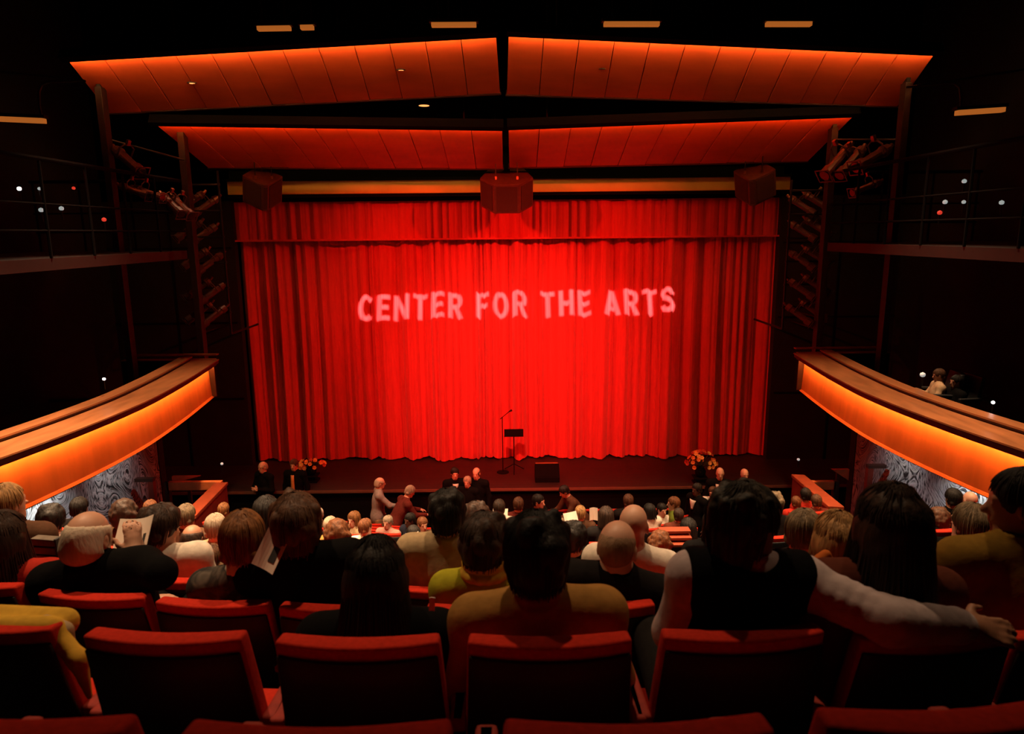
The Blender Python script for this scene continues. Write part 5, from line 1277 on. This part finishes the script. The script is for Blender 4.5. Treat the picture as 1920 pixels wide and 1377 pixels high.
def bouquet(label, px, py, base_px, sx_, sz_, seed, nfl):
    P = stage_xy(*base_px); c = atY(px, py, P[1]); hz = c[2]-STAGE_Z
    t = thing('flower_arrangement', label, 'flowers', (c[0], P[1], STAGE_Z)); r = np.random.default_rng(seed)
    ph = max(.12, hz-sz_-.28)
    MB().box((-.15, -.15, 0), (.15, .15, .03)).box((-.11, -.11, .03), (.11, .11, ph)).box((-.15, -.15, ph), (.15, .15, ph+.03)).build('pedestal', M_black, t, .006)
    MB().lathe((0, 0, ph+.03), [(.07, 0), (.11, .05), (.12, .13), (.07, .21), (.09, .25)], 16).build('vase', M_black, t, smooth=True)
    pet = None
    fme = MB()
    for i in range(7):
        a = 2*math.pi*i/7; u_ = Vector((math.cos(a), math.sin(a), 0)); s_ = Vector((-math.sin(a), math.cos(a), 0))
        fme.add([u_*.008+s_*-.01, u_*.008+s_*.01, u_*.032+s_*.017+Vector((0, 0, .018)), u_*.048+Vector((0, 0, .02)), u_*.032-s_*.017+Vector((0, 0, .018)), u_*.02+Vector((0, 0, -.006))], [(0, 1, 2, 3, 4), (1, 0, 5), (2, 1, 5), (3, 2, 5), (4, 3, 5), (0, 4, 5)])
    fme.lathe((0, 0, 0), [(.012, 0), (.014, .012), (.004, .018)], 8)
    fme = fme.mesh('flower_head')
    lme = MB().add([(0, 0, 0), (.05, .02, .01), (.13, 0, .03), (.05, -.02, .01), (.06, 0, -.006)], [(0, 3, 2, 1), (0, 1, 4), (1, 2, 4), (2, 3, 4), (3, 0, 4)]).mesh('leaf')
    for i in range(nfl):
        d_ = r.normal(size=3); d_ /= np.linalg.norm(d_); d_[2] = abs(d_[2])*.9-.15
        p = Vector((d_[0]*sx_, d_[1]*sx_*.6, hz+d_[2]*sz_))*1.0
        f_ = obj('flower', fme, (M_flo, M_flo2, M_flo, M_flo3)[i % 4], t); f_.location = p
        f_.rotation_euler = Vector((d_[0], d_[1]-.7, d_[2]+.3)).to_track_quat('Z', 'Y').to_euler(); f_.scale = (1.05,)*3
        MB().tube([(0, 0, ph+.22), (p.x*.5, p.y*.5, (ph+.22+p.z)/2+.03), p], .004, 4).build('stem', M_leaf, t)
    for i in range(14):
        l_ = obj('leaf', lme, M_leaf, t); l_.location = (r.uniform(-.3, .3)*sx_, r.uniform(-.2, .2)*sx_, hz-sz_*.4+r.uniform(-.1, .15)); l_.rotation_euler = (r.uniform(-.5, .5), r.uniform(-1, .2), r.uniform(0, 6.28)); l_.scale = (1.3,)*3
bouquet('orange and yellow flower arrangement on a black pedestal, right of the stage', 1314, 868, (1314, 906), .34, .33, 4, 46)
bouquet('low orange flower arrangement at the left edge of the stage', 583, 873, (584, 902), .34, .15, 5, 40)
# empty seats of the front rows that show between the heads
i_ = 0
for k in (11, 12, 13, 14, 15):
    for x in np.arange(-4.6, 4.7, .55):
        xx = x+(.27 if k % 2 else 0)
        if any(q == k and abs(a-xx) < .5 for a, q in SEATS): continue
        px_ = proj((xx, row_y(k, xx), row_floor(k)+1))[0]
        if not (600 < px_ < 820 or 900 < px_ < 1300): continue
        seat(xx, k, 'empty red theatre seat far down in the front rows')
# red rail of the orchestra pit
M_pit = mat('red_pit_rail', (.45, .035, .02), .5, .15)
a, b = atY(1008, 958, 12.95), atY(1262, 953, 12.95); a[2] = b[2] = (a[2]+b[2])/2
t = thing('pit_rail', 'thin red rail of the orchestra pit below the stage', 'rail', (a[0], a[1], PIT_Z)); L_ = b[0]-a[0]; hz = a[2]-PIT_Z
MB().box((0, -.03, hz-.03), (L_, .03, hz)).build('top_rail', M_pit, t, .008)
MB().box((0, -.02, hz*.55-.015), (L_, .02, hz*.55+.015)).build('mid_rail', M_pit, t)
for i in range(6): MB().box((L_*i/5-.02, -.02, 0), (L_*i/5+.02, .02, hz-.03)).build('post', M_pit, t)
# stepped wooden ledge beyond the curly woman
c = atY(1268, 1012, row_Y(6)+.5); t = thing('aisle_ledge', 'orange wooden ledge of stacked boards right of the curly woman', 'ledge', (c[0], c[1], row_floor(6)))
zc = c[2]-row_floor(6)
for i in range(3): MB().box((-.14, -.04+.05*i, zc-.06+.045*i), (.15, .16, zc-.035+.045*i)).build('board', M_cap, t, .004)
MB().box((-.12, .0, 0), (.13, .14, zc-.06)).build('ledge_support', M_ledgeface, t)
